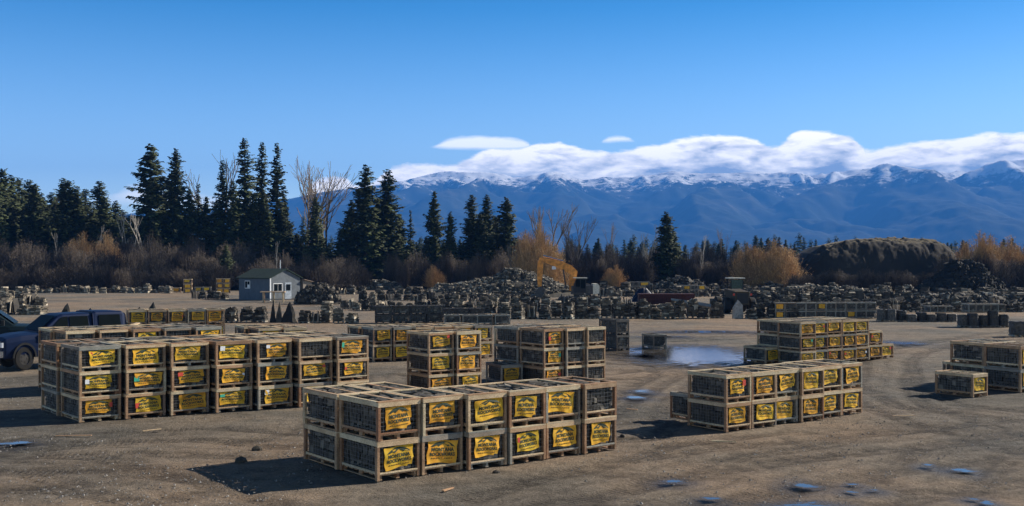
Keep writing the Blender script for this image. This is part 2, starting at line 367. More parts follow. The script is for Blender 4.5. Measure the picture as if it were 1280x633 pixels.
tr_ = N(nt, 'ShaderNodeBsdfTransparent'); mud_al = N(nt, 'ShaderNodeMapRange', i_From_Min=1.75, i_From_Max=2.50, i_To_Max=0.75); L.new(sb.outputs[0], mud_al.inputs['Value'])
m1 = N(nt, 'ShaderNodeMixShader'); L.new(mud_al.outputs[0], m1.inputs['Fac']); L.new(tr_.outputs[0], m1.inputs[1]); L.new(mud.outputs[0], m1.inputs[2])
m2 = N(nt, 'ShaderNodeMixShader'); L.new(al.outputs[0], m2.inputs['Fac']); L.new(m1.outputs[0], m2.inputs[1]); L.new(b.outputs[0], m2.inputs[2])
L.new(m2.outputs[0], nt.nodes['Material Output'].inputs['Surface'])
for k, (cx_, cy_, hw, hh, _l) in enumerate(PUD):
    c = G(cx_, cy_); Y0, Y1 = gy(cy_ + hh), gy(cy_ - hh); hwm = hw / F * c[1] * 1.8; hy = (Y1 - Y0) / 2 * 1.7; cyw = (Y0 + Y1) / 2
    n, m_ = 48, 8; pm0 = 1.25 if hw > 60 and hh > 5 else 0.8; vs = [(0, 0, 0)]; mg = [pm0]
    for j in range(1, m_ + 1):
        for i in range(n):
            t = 2 * math.pi * i / n; q = 1 + 0.35 * mnoise.noise(Vector((math.cos(t) * 1.3 + k * 7, math.sin(t) * 1.3, 0)))
            vs.append((math.cos(t) * hwm * q * j / m_, math.sin(t) * hy * q * j / m_, 0)); mg.append(pm0 - 1.5 * (j / m_) ** 1.3)
    mb = MB(); mb.add(vs, [(0, i + 1, (i + 1) % n + 1) for i in range(n)] + [(1 + (j - 1) * n + i, 1 + j * n + i, 1 + j * n + (i + 1) % n, 1 + (j - 1) * n + (i + 1) % n) for j in range(1, m_) for i in range(n)])
    me = mb.mesh('puddle', [mw]); aa = me.attributes.new('margin', 'FLOAT', 'POINT'); aa.data.foreach_set('value', mg)
    o = link('puddle', me, loc=(c[0], cyw, 0.004)); tag(o, kind='structure')

# gravel scattered on the near yard (nobody could count it)
def gravel():
    n = 26000
    Y = 13.5 + 34 * rng.random(n) ** 1.5; X = (rng.random(n) * 1.08 - 0.54) * Y
    keep = (fbm(X * 0.35, Y * 0.35, 4) + 0.25 * rng.random(n)) > 0.60; X = X[keep]; Y = Y[keep]; n = len(X)
    s = 0.010 + 0.028 * rng.random(n) ** 4
    base = np.array([(1, 0, 0), (-1, 0, 0), (0, 1, 0), (0, -1, 0), (0, 0, .8), (0, 0, -.3)], float)
    fc = np.array([(0, 2, 4), (2, 1, 4), (1, 3, 4), (3, 0, 4)])
    v = base[None] * s[:, None, None] * (0.6 + 0.8 * rng.random((n, 6, 3)))
    a = rng.random(n) * 6.28; ca, sa = np.cos(a)[:, None], np.sin(a)[:, None]
    vx = v[..., 0] * ca - v[..., 1] * sa + X[:, None]; vy = v[..., 0] * sa + v[..., 1] * ca + Y[:, None]
    v = np.stack([vx, vy, v[..., 2] - 0.012], -1).reshape(-1, 3)
    f = (fc[None] + 6 * np.arange(n)[:, None, None]).reshape(-1, 3)
    return np_mesh('gravel', v, f, [simple('gravel_stone', (0.2, 0.185, 0.165), 0.9, var=0.2, island=0.5)])
tag(link('gravel', gravel()), 'loose gravel and small clods scattered over the dirt yard', 'gravel', kind='stuff')

# ------------------------------------------------------------------ mountains
CR = [(-700, 330), (-200, 318), (0, 300), (120, 275), (200, 262), (280, 262), (340, 252), (400, 241), (440, 236), (490, 227), (530, 219), (565, 215), (600, 215), (650, 218), (700, 214), (760, 217),
      (820, 214), (880, 217), (940, 214), (1000, 217), (1050, 215), (1080, 210), (1110, 204), (1140, 210), (1165, 213), (1200, 211), (1230, 206), (1255, 201), (1290, 197), (1340, 205), (1500, 215), (1900, 240)]
DC = 10000.0
mx = np.linspace(-8600, 8600, 760); my = np.concatenate([np.linspace(5600, DC, 210), np.linspace(DC + 60, 11300, 24)])
MX, MY = np.meshgrid(mx, my)
pxs = MX / DC * F + CX
crest = CAM_H + (HOR - np.interp(pxs, [c[0] for c in CR], [c[1] for c in CR])) / F * DC
fineprof = (fbm(MX / 420, MX * 0 + 3.3, 5) - 0.5) * 40
t = np.clip((MY - 5600) / (DC - 5600), 0, 1)
PK = [(1110, 203, 8800, 3300), (1262, 198, 9000, 3100), (1182, 212, 9900, 2400), (1222, 209, 9850, 2300), (890, 216, 8900, 2900), (1005, 217, 9800, 2200), (805, 219, 9700, 2300), (700, 217, 9200, 2900),
      (612, 215, 8900, 2700), (556, 215, 9300, 3000), (488, 228, 9500, 2600), (400, 243, 9600, 2500), (1048, 216, 9800, 2000), (950, 221, 9400, 2200), (760, 260, 7700, 2000), (985, 266, 7500, 2100), (1185, 262, 7600, 2000),
      (650, 268, 7600, 1900), (505, 266, 7700, 2000), (1300, 250, 7900, 2200), (860, 280, 7200, 1700), (1060, 285, 7100, 1500), (1390, 208, 9300, 2900), (330, 258, 9500, 2300), (430, 285, 7300, 1600), (1250, 286, 7000, 1500), (200, 268, 9300, 2200)]
wx = MX + 260 * (fbm(MX / 900, MY / 900, 4) - 0.5) * 2; wy = MY + 260 * (fbm(MX / 900 + 50, MY / 900 + 7, 4) - 0.5) * 2
z = crest * 0.985 * t ** 1.5
for i, (px, py, D, Rb) in enumerate(PK):
    h = CAM_H + (HOR - py) / F * D; X0 = (px - CX) / F * D; dx, dy = wx - X0, wy - D; rr_ = np.hypot(dx, dy); th = np.arctan2(dy, dx)
    mod = 0.82 + 0.18 * np.cos(5 * th + i * 1.9 + rr_ / 900) + 0.10 * np.cos(9 * th + i * 3.1 - rr_ / 500)
    q = np.clip(1 - rr_ / (Rb * mod), 0, 1); z = np.maximum(z, h * (0.25 * q ** 2 + 0.75 * q ** 0.95) - 4)
z = z + (ridged(MX / 900 + 4, MY / 1500 + 2, 5) - 0.55) * 130 * np.clip(z / 400, 0, 1) + (fbm(MX / 140, MY / 140, 4) - 0.5) * 60 * np.clip(z / 300, 0, 1)
lim = CAM_H + (HOR - np.interp(MX / MY * F + CX, [c[0] for c in CR], [c[1] for c in CR])) / F * MY + (fbm(MX / 330, MX * 0 + 3.3, 5) - 0.5) * 45
z = np.where(z > lim, lim - (z - lim) * 0.25, z)
z = np.where(MY > DC, np.minimum(z, (crest + fineprof) - (MY - DC) * 0.5), z)
z = np.maximum(z, 0) * np.clip((MY - 5600) / 400, 0, 1) - 0.5
z = np.minimum(z, 1085)
Vm = np.stack([MX, MY, z], -1).reshape(-1, 3); ny2, nx2 = MX.shape
ii = np.arange((ny2 - 1) * (nx2 - 1)); a0 = (ii // (nx2 - 1)) * nx2 + ii % (nx2 - 1)
Fm = np.stack([a0, a0 + 1, a0 + nx2 + 1, a0 + nx2], -1)
def mountain_mat():
    m, nt, b = new_mat('forested_mountain'); L = nt.links
    tc = N(nt, 'ShaderNodeTexCoord').outputs['Object']
    n1 = N(nt, 'ShaderNodeTexNoise', i_Scale=0.0025, i_Detail=9.0, i_Roughness=0.65); L.new(tc, n1.inputs['Vector'])
    forest = ramp(nt, [(0.35, (0.018, 0.028, 0.018)), (0.6, (0.045, 0.052, 0.034)), (0.75, (0.12, 0.115, 0.09))]); L.new(n1.outputs['Fac'], forest.inputs['Fac'])
    n2 = N(nt, 'ShaderNodeTexNoise', i_Scale=0.009, i_Detail=10.0, i_Roughness=0.8); L.new(tc, n2.inputs['Vector'])
    sx = N(nt, 'ShaderNodeSeparateXYZ'); L.new(tc, sx.inputs[0])
    al = N(nt, 'ShaderNodeMapRange', i_From_Min=470.0, i_From_Max=860.0, i_To_Min=-0.22, i_To_Max=0.13); al.clamp = True; L.new(sx.outputs['Z'], al.inputs['Value'])
    ad = N(nt, 'ShaderNodeMath', operation='ADD'); L.new(al.outputs[0], ad.inputs[0]); L.new(n2.outputs['Fac'], ad.inputs[1])
    sn = ramp(nt, [(0.50, (0, 0, 0)), (0.58, (1, 1, 1))]); L.new(ad.outputs[0], sn.inputs['Fac'])
    c = mixc(nt, sn.outputs['Color'], forest.outputs['Color'], (0.9, 0.9, 0.9))
    L.new(c, b.inputs['Base Color']); b.inputs['Roughness'].default_value = 0.95; b.inputs['Specular IOR Level'].default_value = 0.1
    return m
tag(link('mountains', np_mesh('mountains', Vm, Fm, [mountain_mat()], smooth=True)), kind='structure')

# ------------------------------------------------------------------ haze
hb = MB(); hb.box(-9000, 9000, -500, 11500, -1.2, 1100)
mh = bpy.data.materials.new('air_haze'); mh.use_nodes = True; nt = mh.node_tree; nt.nodes.clear()
out = nt.nodes.new('ShaderNodeOutputMaterial'); pv = nt.nodes.new('ShaderNodeVolumePrincipled')
pv.inputs['Color'].default_value = (0.075, 0.34, 1.0, 1); pv.inputs['Density'].default_value = 1.08e-4; pv.inputs['Anisotropy'].default_value = 0.0
nt.links.new(pv.outputs[0], out.inputs['Volume'])
tag(link('haze', hb.mesh('haze', [mh])), 'thin blue haze that fades the far mountains', 'haze', kind='stuff')

# ================================================================== CRATES
CW, CD, CH = 1.05, 1.45, 0.78
def pallet_mesh():
    mb = MB(); w, d = CW / 2, CD / 2
    for x in (-w + 0.05, -0.05, w - 0.15):
        mb.box(x + 0.01, x + 0.09, -d + 0.04, d - 0.04, 0.0, 0.022)
        for y in (-d + 0.012, -0.07, d - 0.152): mb.box(x + 0.02, x + 0.08, y + 0.03, y + 0.14, 0.024, 0.10)
    for i in range(8):
        y = -d + 0.012 + i * (CD - 0.15) / 7
        mb.box(-w + 0.01, w - 0.01, y, y + 0.125, 0.102, 0.124)
    return mb.mesh('pallet', [M['wood_post']])
def post_mesh():
    mb = MB(); mb.box(-0.03, 0.03, -0.042, 0.042, 0.0, CH - 0.117); return mb.mesh('corner_post', [M['wood_post']])
def topframe_mesh(k):
    r = random.Random(k); mb = MB(); w, d = CW / 2, CD / 2
    j = lambda: r.uniform(-0.008, 0.008)
    # upright boards round the rim
    mb.box(-w, w, -d, -d + 0.03, CH - 0.112 + j(), CH - 0.028); mb.box(-w, w, d - 0.03, d, CH - 0.112, CH - 0.028)
    mb.box(-w + 0.001, -w + 0.03, -d + 0.032, d - 0.032, CH - 0.105 + j(), CH - 0.028); mb.box(w - 0.03, w - 0.001, -d + 0.032, d - 0.032, CH - 0.105, CH - 0.028)
    # flat boards on top
    mb.box(-w, w, -d, -d + 0.085, CH - 0.026, CH); mb.box(-w, w, d - 0.085, d, CH - 0.026, CH)
    mb.box(-w, -w + 0.07, -d + 0.087, d - 0.087, CH - 0.026, CH - 0.002); mb.box(w - 0.07, w, -d + 0.087, d - 0.087, CH - 0.026, CH - 0.002)
    if k % 2: mb.box(-0.04 + j() * 5, 0.04, -d + 0.087, d - 0.087, CH - 0.027, CH - 0.004)
    return mb.mesh('top_frame', [M['wood']])
def rail_mesh():
    mb = MB(); w, d = CW / 2, CD / 2
    mb.box(-w + 0.064, w - 0.064, -d + 0.004, -d + 0.03, 0.127, 0.158); mb.box(-w + 0.08, w - 0.08, d - 0.03, d - 0.004, 0.127, 0.158)
    mb.box(-w + 0.006, -w + 0.03, -d + 0.095, d - 0.095, 0.127, 0.175); mb.box(w - 0.03, w - 0.006, -d + 0.095, d - 0.095, 0.127, 0.175)
    return mb.mesh('lower_rail', [M['wood']])
def wire_mesh():
    mb = MB(); w, d = CW / 2 - 0.048, CD / 2 - 0.05; q = 0.0022
    for s in (-1, 1):
        for i in range(10):
            x = -w + 2 * w * i / 9; mb.box(x - q, x + q, s * d - q, s * d + q, 0.14, CH - 0.08)
        for i in range(14):
            y = -d + 2 * d * i / 13; mb.box(s * w - q, s * w + q, y - q, y + q, 0.14, CH - 0.08)
        for k in range(6):
            zz = 0.2 + k * 0.085; mb.box(-w, w, s * (d + 0.006) - q, s * (d + 0.006) + q, zz - q, zz + q); mb.box(s * (w + 0.006) - q, s * (w + 0.006) + q, -d, d, zz - q, zz + q)
    return mb.mesh('wire_mesh', [M['wire']])
def fill_mesh(k):
    r = random.Random(100 + k); mb = MB(); w, d = CW / 2 - 0.058, CD / 2 - 0.062; z = 0.128
    while z < CH - 0.065:
        lh = r.choice((0.06, 0.09, 0.14, 0.19)); top = min(z + lh, CH - 0.045)
        # rings of stones against the four sides plus a filler core
        y = -d
        while y < d - 0.02:
            dy = r.uniform(0.13, 0.26); y2 = min(y + dy, d); x = -w
            while x < w - 0.02:
                x2 = min(x + r.uniform(0.12, 0.30), w); g = 0.014
                i = r.uniform(0, 0.035) 
                mb.box(x + g + (i if x == -w else 0), x2 - g - (i if x2 == w else 0), y + g + (i if y == -d else 0), y2 - g - (i if y2 == d else 0), z, top - r.uniform(0, 0.02), jit=0.02, r=r)
                x = x2
            y = y2
        z = top
    for _ in range(16):      # loose slabs thrown on top
        x, y = r.uniform(-w + 0.16, w - 0.16), r.uniform(-d + 0.18, d - 0.18)
        mt = Matrix.Translation((x, y, CH - 0.05)) @ Matrix.Rotation(r.uniform(0, 3), 4, 'Z') @ Matrix.Rotation(r.uniform(-0.25, 0.25), 4, 'X')
        mb.box(-r.uniform(.07, .15), r.uniform(.07, .15), -r.uniform(.05, .1), r.uniform(.05, .1), -0.02, 0.03, mat=mt, jit=0.012, r=r)
    return mb.mesh('stone_fill', [M['stone']])
def wave(k, x, z):
    return 0.008 * math.sin(x * 9 + k * 1.7) + 0.006 * math.sin(z * 13 + x * 5 + k) + 0.004 * math.sin(x * 23 + z * 17 + 2 * k)
def sheet_mesh(k, sw, sh, fold=0):
    mb = MB(); nx, nz_ = 14, 10; vs = []
    for side in (0, 1):
        for j in range(nz_ + 1):
            for i in range(nx + 1):
                x = -sw / 2 + sw * i / nx; z = -sh * j / nz_
                zz = z - 0.02 * math.sin(i / nx * 3.14 * 2 + k) * j / nz_
                xx = x * (1 + 0.03 * math.sin(j + k))
                if fold and i >= nx - 2 and j >= nz_ - 3: zz += 0.05; xx -= 0.03
                vs.append((xx, wave(k, x, z) + side * 0.004, zz))
    n1 = (nx + 1) * (nz_ + 1); fs = []
    for j in range(nz_):
        for i in range(nx):
            a = j * (nx + 1) + i; fs.append((a, a + nx + 1, a + nx + 2, a + 1)); fs.append((n1 + a, n1 + a + 1, n1 + a + nx + 2, n1 + a + nx + 1))
    mb.add(vs, fs); return mb.mesh('printed_sheet', [M['sheet']], smooth=True)
def text_geo(body, size, width):
    cu = bpy.data.curves.new('t', 'FONT'); cu.body = body; cu.size = size; cu.align_x = 'CENTER'; cu.resolution_u = 2; cu.offset = size * 0.05
    o = bpy.data.objects.new('t', cu); COL.objects.link(o); bpy.context.view_layer.update()
    me = bpy.data.meshes.new_from_object(o.evaluated_get(bpy.context.evaluated_depsgraph_get()))
    vs = [v.co.copy() for v in me.vertices]; fs = [tuple(p.vertices) for p in me.polygons]
    bpy.data.objects.remove(o); bpy.data.curves.remove(cu); bpy.data.meshes.remove(me)
    w = max(v.x for v in vs) - min(v.x for v in vs)
    return [(v.x * width / w, v.y) for v in vs], fs
T1 = text_geo('MONTANA', 0.105, 0.50); T2 = text_geo('ROCKWORKS', 0.10, 0.55)
def lettering_mesh(k, sw):
    mb = MB(); s = sw / 0.66
    for (T, zb) in ((T1, -0.235), (T2, -0.335)):
        vs, fs = T
        mb.add([(x * s, wave(k, x * s, z + zb) - 0.004, z + zb) for x, z in vs], fs)
    return mb.mesh('lettering', [M['ink']])
def smallprint_mesh(k, sw):
    mb = MB(); r = random.Random(k)
    for i in range(9):
        x = -sw * 0.36 + i * sw * 0.08; z = -0.40; ww = sw * 0.055
        mb.add([(x, wave(k, x, z) - 0.004, z), (x + ww, wave(k, x, z) - 0.004, z), (x + ww, wave(k, x, z) - 0.004, z + 0.022), (x, wave(k, x, z) - 0.004, z + 0.022)], [(0, 1, 2, 3)])
    return mb.mesh('small_print', [M['brown_ink']])
def emblem_mesh(k, sw):      # dark arch of mountains above the words
    mb = MB(); s = sw / 0.66
    P = [(-0.25, -0.125), (-0.20, -0.085), (-0.14, -0.05), (-0.09, -0.03), (-0.03, -0.018), (0.03, -0.018), (0.10, -0.03), (0.15, -0.05), (0.20, -0.08), (0.25, -0.125),
         (0.19, -0.115), (0.14, -0.095), (0.10, -0.12), (0.05, -0.08), (0.01, -0.062), (-0.03, -0.085), (-0.08, -0.122), (-0.12, -0.095), (-0.18, -0.12)]
    C = (0.0, -0.045); vs = [C] + P; n = len(P)
    vs = [(x * 1.1, z * 1.12) for x, z in vs]; mb.add([(x * s, wave(k, x * s, z) - 0.004, z) for x, z in vs], [(0, 1 + (i + 1) % n, 1 + i) for i in range(n)])
    return mb.mesh('emblem', [M['ink']])
def tag_mesh():
    mb = MB(); mb.box(-0.045, 0.045, -0.012, -0.008, -0.13, 0.0); return mb.mesh('colour_tag', [M['red']])

PAL, POST, RAIL, WIREM, TAGM = pallet_mesh(), post_mesh(), rail_mesh(), wire_mesh(), tag_mesh()
TOPF = [topframe_mesh(k) for k in range(4)]; FILL = [fill_mesh(k) for k in range(5)]
SH = []
for k, (sw, sh, fo) in enumerate(((0.74, 0.49, 0), (0.70, 0.47, 1), (0.76, 0.50, 0), (0.68, 0.46, 1), (0.72, 0.44, 0))):
    SH.append((sheet_mesh(k, sw, sh, fo), emblem_mesh(k, sw), lettering_mesh(k, sw), smallprint_mesh(k, sw)))

CRATE_COUNT = [0]
def make_crate(loc, rotz, label, group, sc=(1, 1, 1), sheet=True, tagcol=None, mat='wood', wire=True, level=2, r=random):
    CRATE_COUNT[0] += 1
    t = thing('stone_crate', label, 'crate', loc, rotz, group, sc)
    mm = M[mat]
    def part(nm, me, parent=t, loc=None, m=None, rot=None):
        o = link(nm, me, parent, loc)
        if m is not None: slotmat(o, m)
        elif nm in ('corner_post', 'top_frame', 'lower_rail', 'pallet') and r.random() < 0.3: slotmat(o, r.choice((M['wood_grey'], M['wood'], M['wood_post'], M['wood_grey'])))
        if rot: o.rotation_euler = rot
        return o
    wm = mm if mat != 'wood' else None; pm = wm
    part('pallet', PAL, m=wm)
    for sx in (-1, 1):
        for sy in (-1, 1): part('corner_post', POST, loc=(sx * (CW / 2 - 0.031), sy * (CD / 2 - 0.047), 0.0), m=wm)
    part('top_frame', r.choice(TOPF), m=wm); part('lower_rail', RAIL, m=wm)
    part('stone_fill', r.choice(FILL))
    if wire: part('wire_mesh', WIREM)
    if sheet:
        k = r.randrange(len(SH)); s = part('printed_sheet', SH[k][0], loc=(r.uniform(-0.07, 0.07), -CD / 2 + 0.024, CH - 0.115 - r.uniform(0, 0.035)), rot=(0, r.gauss(0, 0.045), 0)); s.scale = (r.uniform(0.86, 1.04), 1, r.uniform(0.84, 1.05))
        if level > 1:
            part('emblem', SH[k][1], s); part('lettering', SH[k][2], s); part('small_print', SH[k][3], s)
        if tagcol:
            g = part('colour_tag', TAGM, s, loc=(r.choice((-0.3, 0.31)), 0.0, r.uniform(-0.16, -0.02)), m=M[tagcol]); g.scale = (r.uniform(0.8, 1.6), 1, r.uniform(0.8, 1.4))
    return t

def block(phrase, x0, yb, h, theta, cols, xR, tiers, rows, xL, omit=(), nosheet=(), tags=0.0, mat='wood', only=None, group=None, base=0, level=2, look=None, rj=1.0, rp=1.5, tw=0.6):
    """x0,yb: front corner on the ground in the photograph; xR: where the front row ends; xL: where the side ends."""
    r = random.Random(hash(phrase) % 1 + len(phrase) * 13 + int(x0))
    Cx, Cy = G(x0, yb); ux, uy = math.cos(R(theta)), math.sin(R(theta)); nx_, ny_ = -uy, ux
    k = ((xR or 0) - CX) / F; s = (k * Cy - Cx) / (ux - k * uy); pitch = s / cols
    if xR is None: pitch = 1.06
    k = (xL - CX) / F; Dd = (Cx - k * Cy) / math.sqrt(1 + k * k) / (rp * rows)
    ph = math.degrees(math.asin(max(-1, min(1, Dd))) - math.atan(k)); ph = max(theta - 13, min(theta + 13, ph))
    nx_, ny_ = -math.sin(R(ph)), math.cos(R(ph))
    cr = theta + (ph - theta) * tw; gap = 0.05 if tw < 0.7 else 0.10
    sx = (pitch * math.cos(R(cr - theta)) - gap) / CW; sy = (rp * math.cos(R(ph - cr)) - 0.06) / CD; sz = h / CH
    print('BLOCK %-40s dist %.1f pitch %.2f side %.0f theta %.0f h %.2f' % (phrase, Cy, pitch, ph, theta, h))
    out = []
    for i in range(cols):
        for j in range(rows):
            ox, oy, oa = r.uniform(-0.012, 0.012), r.uniform(-0.07, 0.07), r.uniform(-0.8, 0.8)
            for q in range(tiers):
                if (i, j, q) in omit or (i, j, None) in omit: continue
                if only and not only(i, j, q): continue
                a, b_ = i * pitch + ox + r.uniform(-0.008, 0.008), j * rp + oy + r.uniform(-0.015, 0.015)
                sheet = j == 0 and not ((i, j, q) in nosheet or (i, None, None) in nosheet)
                tg = r.choice(('red', 'red', 'red', 'white', 'green')) if r.random() < tags else None
                lk = look or ('yellow-sheeted' if sheet else 'plain unsheeted')
                tn = {1: ['only'], 2: ['lower', 'upper'], 3: ['bottom', 'middle', 'top'], 4: ['bottom', 'second', 'third', 'top']}[tiers][q]
                rn = ('front row', 'second row', 'third row')[j] if rows > 1 else 'row'
                lab = '%s crate, %s tier, %s in %s of %s' % (lk, tn, ORD[i], rn, phrase)
                if len(lab.replace('-', '').split()) > 15: lab = lab.replace(' in front row of the', ', front row,').replace(' in second row of the', ', second row,').replace(' in row of the', ' of the').replace(', only tier', '')
                hx, hy_ = sx * CW / 2 + 0.02, sy * CD / 2 + 0.02; ox_ = hx * math.cos(R(cr)) - hy_ * math.sin(R(cr)); oy_ = hx * math.sin(R(cr)) + hy_ * math.cos(R(cr))
                out.append(make_crate((Cx + a * ux + b_ * nx_ + ox_, Cy + a * uy + b_ * ny_ + oy_, base + q * (h + 0.001)), R(cr) + R(r.uniform(-0.7, 0.7) + oa) * rj, lab, group or 'crates of ' + phrase,
                                      (sx, sy, sz), sheet, tg, mat, r=r, level=level))
    return out

# nearest block: six columns, two high, a second row only behind the first two
block('the nearest two-high block', 472, 603, 0.81, 35.4, 6, 774.5, 2, 2, 374, omit=[(i, 1, None) for i in (2, 3, 4, 5)], nosheet=[(5, 0, 1)], tags=0.15, rp=1.66)
# block of twelve to its right with a lone crate behind
block('the block beside the nearest one', 910.5, 541, 0.75, 37.7, 6, 1080, 2, 1, 861, tags=0.2)
block('the low one behind', 879, 530, 0.75, 37.7, 1, 889, 1, 1, 838, look='half hidden low', group='single crates')
# long three-high block by the truck
block('the long three-high block', 97, 528.5, 0.705, 30.5, 7, 468, 3, 2, 44.5, nosheet=[(5, 0, 2)], tags=0.65, rp=1.72, tw=0.75)
block('the block against the pickup', 82, 494, 0.72, 30.5, 5, 283, 3, 2, 41, nosheet=[(0, 0, 2), (1, 0, 2), (3, 0, 2)], tags=0.3, tw=0.75)
block('the far block behind the pickup', 160, 446.5, 0.75, 16, 5, 283, 3, 1, 147, tags=0.3)
block('the low pair past the long block', 323, 476, 0.66, 22, 2, 386, 3, 2, 287, tags=0.3)
# middle blocks
block('the small tower in the middle', 537, 496, 0.711, 33, 2, 605, 3, 1, 506, tags=0.2)
block('the two-high block behind the tower', 467, 452.5, 0.77, 22, 6, 618, 2, 2, 421, tags=0.1)
block('the tower with plain wire sides', 681.5, 484, 0.694, 36, 3, 758, 3, 2, 616, nosheet=[(1, None, None), (2, None, None)], tags=0.9)
block('the grey frame by the towers', 627, 483, 0.76, 20, 1, 656.5, 1, 1, 604, mat='wood_grey', look='lone weathered', nosheet=[], group='single crates')
block('the black pair past the towers', 770, 439, 0.80, 30, 1, 788, 2, 1, 746, mat='wood_dark', nosheet=[(0, None, None)], look='black framed')
block('the pale pair near the puddle', 817, 437, 0.757, 12, 1, 835.5, 1, 1, 797, mat='wood_grey', nosheet=[(0, None, None)], look='pale framed', group='single crates')
# right middle block
block('the far right three-high block', 1000, 457.5, 0.634, 36, 5, 1084, 3, 2, 957, tags=0.3)
block('the step beside the far right block', 1086, 449.5, 0.66, 36, 2, 1116, 2, 1, 1058, omit=[(1, 0, 1)], tags=0.6)
block('the dark one beside the far block', 957, 455, 0.72, 36, 1, 975, 1, 1, 929, look='shaded low', group='single crates')
# right edge
block('the two-high block cut by the frame', 1275, 491, 0.80, 37, 2, None, 2, 2, 1196, tags=0.1)
block('the low one behind the cut block', 1220, 482, 0.78, 37, 1, 1244, 1, 1, 1178, look='half hidden low', group='single crates')
block('the lone front crate there', 1214, 497, 0.768, 37, 1, 1231.5, 1, 1, 1166, look='lone open', group='single crates')
# far crate row right of the yard
block('the long row before the woodpile', 969, 399, 0.67, 6, 10, 1096, 2, 1, 963, mat='wood_grey', nosheet=[(i, 0, q) for i in range(10) for q in (0, 1) if (i, q) not in ((0, 0), (0, 1), (4, 1), (7, 0))], level=1, rj=3)
# far mixed crates by the shed
block('the yellow tower left of the shed', 270, 367, 0.78, 8, 2, 288, 3, 1, 265, level=1)
block('the little tower past the brush', 229, 367, 0.75, 5, 1, 240, 3, 1, 226, level=1, group='single crates')
block('the pair at the tower foot', 215, 366, 0.8, 5, 1, 226, 1, 1, 212, level=1, look='bright', group='single crates')
block('the small crates by the tower', 243, 365, 0.8, 5, 2, 264, 1, 1, 240, level=1, mat='wood_grey')
# dark crates across the middle distance (two high, some pale fronts)
block('the dark stack in midyard', 470, 404.5, 0.66, 12, 4, 555, 2, 1, 467, mat='wood_dark', nosheet=[(i, None, None) for i in range(4)], level=1, look='dark framed', rj=4)
block('the low line in midyard', 556, 406, 0.72, 3, 4, 638, 1, 1, 553, mat='wood_grey', nosheet=[(i, None, None) for i in range(4)], level=1, look='pale topped', rj=4)
block('the bin line over midyard', 530, 396, 0.7, 3, 4, 606, 1, 1, 528, mat='wood_dark', nosheet=[(i, None, None) for i in range(4)], level=1, look='small dark', rj=4)
block('the pair on the far stacks', 784, 364, 0.8, 4, 2, 813, 2, 1, 781, mat='wood_grey', nosheet=[(0, None, None)], level=1, look='whitish')
block('the four above the red trough', 845, 369, 0.75, 5, 4, 882, 1, 1, 843, mat='wood_grey', base=0.7, nosheet=[(0, 0, 0), (2, 0, 0)], level=1, look='grey')
block('the yellow pair beyond the shed', 432, 363, 0.75, 4, 2, 449, 1, 1, 430, level=1)
block('the frame row topping wrapped pallets', 1211, 409, 0.6, 5, 5, 1257, 1, 1, 1208, mat='wood_grey', base=1.05, nosheet=[(i, None, None) for i in range(5)], level=1, look='empty pale')
block('the frames over wrapped pallets', 1163, 402, 0.5, 4, 3, 1192, 1, 1, 1160, mat='wood_grey', base=0.7, nosheet=[(i, None, None) for i in range(3)], level=1, look='small pale')
print('CRATES', CRATE_COUNT[0])
# white face boards on two of the midyard crates
# ================================================================== STONE PALLETS
def load_mesh(k):
    r = random.Random(500 + k); mb = MB(); w = 0.52
    H = (0.95, 0.7, 1.1, 0.85, 0.6, 1.0, 0.8, 1.2)[k]; z = 0.13; kind = k % 4
    while z < H:
        lh = r.uniform(0.06, 0.2) if kind != 2 else r.uniform(0.04, 0.09)
        ww = w * (1 - 0.25 * (z / H) ** 2 * r.uniform(0.4, 1.4)) ; y = -ww
        while y < ww - 0.05:
            y2 = min(y + r.uniform(0.25, 0.55), ww); x = -ww
            while x < ww - 0.05:
                x2 = min(x + r.uniform(0.25, 0.6), ww)
                mt = Matrix.Rotation(r.uniform(-0.06, 0.06), 4, 'X') @ Matrix.Rotation(r.uniform(-0.06, 0.06), 4, 'Y')
                mb.box(x + 0.01, x2 - 0.01, y + 0.01, y2 - 0.01, z, z + lh * r.uniform(0.8, 1.0), jit=0.05 if kind != 2 else 0.025, mat=mt, r=r); x = x2
            y = y2
        z += lh
    for _ in range(4):
        mt = Matrix.Translation((r.uniform(-.3, .3), r.uniform(-.3, .3), z + 0.03)) @ Matrix.Rotation(r.uniform(0, 3), 4, 'Z') @ Matrix.Rotation(r.uniform(-.5, .5), 4, 'X')
        mb.box(-.22, .22, -.15, .15, -.06, .08, mat=mt, jit=.05, r=r)
    return mb.mesh('stone_load', [M['stone_tan']])
def upright_mesh(k):          # slabs stood on edge
    r = random.Random(700 + k); mb = MB()
    for i in range(9):
        x = -0.5 + i * 0.115; mt = Matrix.Translation((x, r.uniform(-.1, .1), 0.13)) @ Matrix.Rotation(r.uniform(-0.15, 0.15), 4, 'Y')
        mb.box(-.04, .04, -r.uniform(.3, .5), r.uniform(.3, .5), 0, r.uniform(.5, 1.1), mat=mt, jit=.04, r=r)
    return mb.mesh('stone_load', [M['stone_tan']])
LOADS = [load_mesh(k) for k in range(8)] + [upright_mesh(k) for k in range(2)]
def small_pallet():
    mb = MB()
    for x in (-.5, -.05, .4): mb.box(x, x + .1, -.5, .5, 0, .095)
    for i in range(6): mb.box(-.52, .52, -.5 + i * .175, -.38 + i * .175, .098, .12)
    return mb.mesh('pallet', [M['wood_grey']])
SPAL = small_pallet()
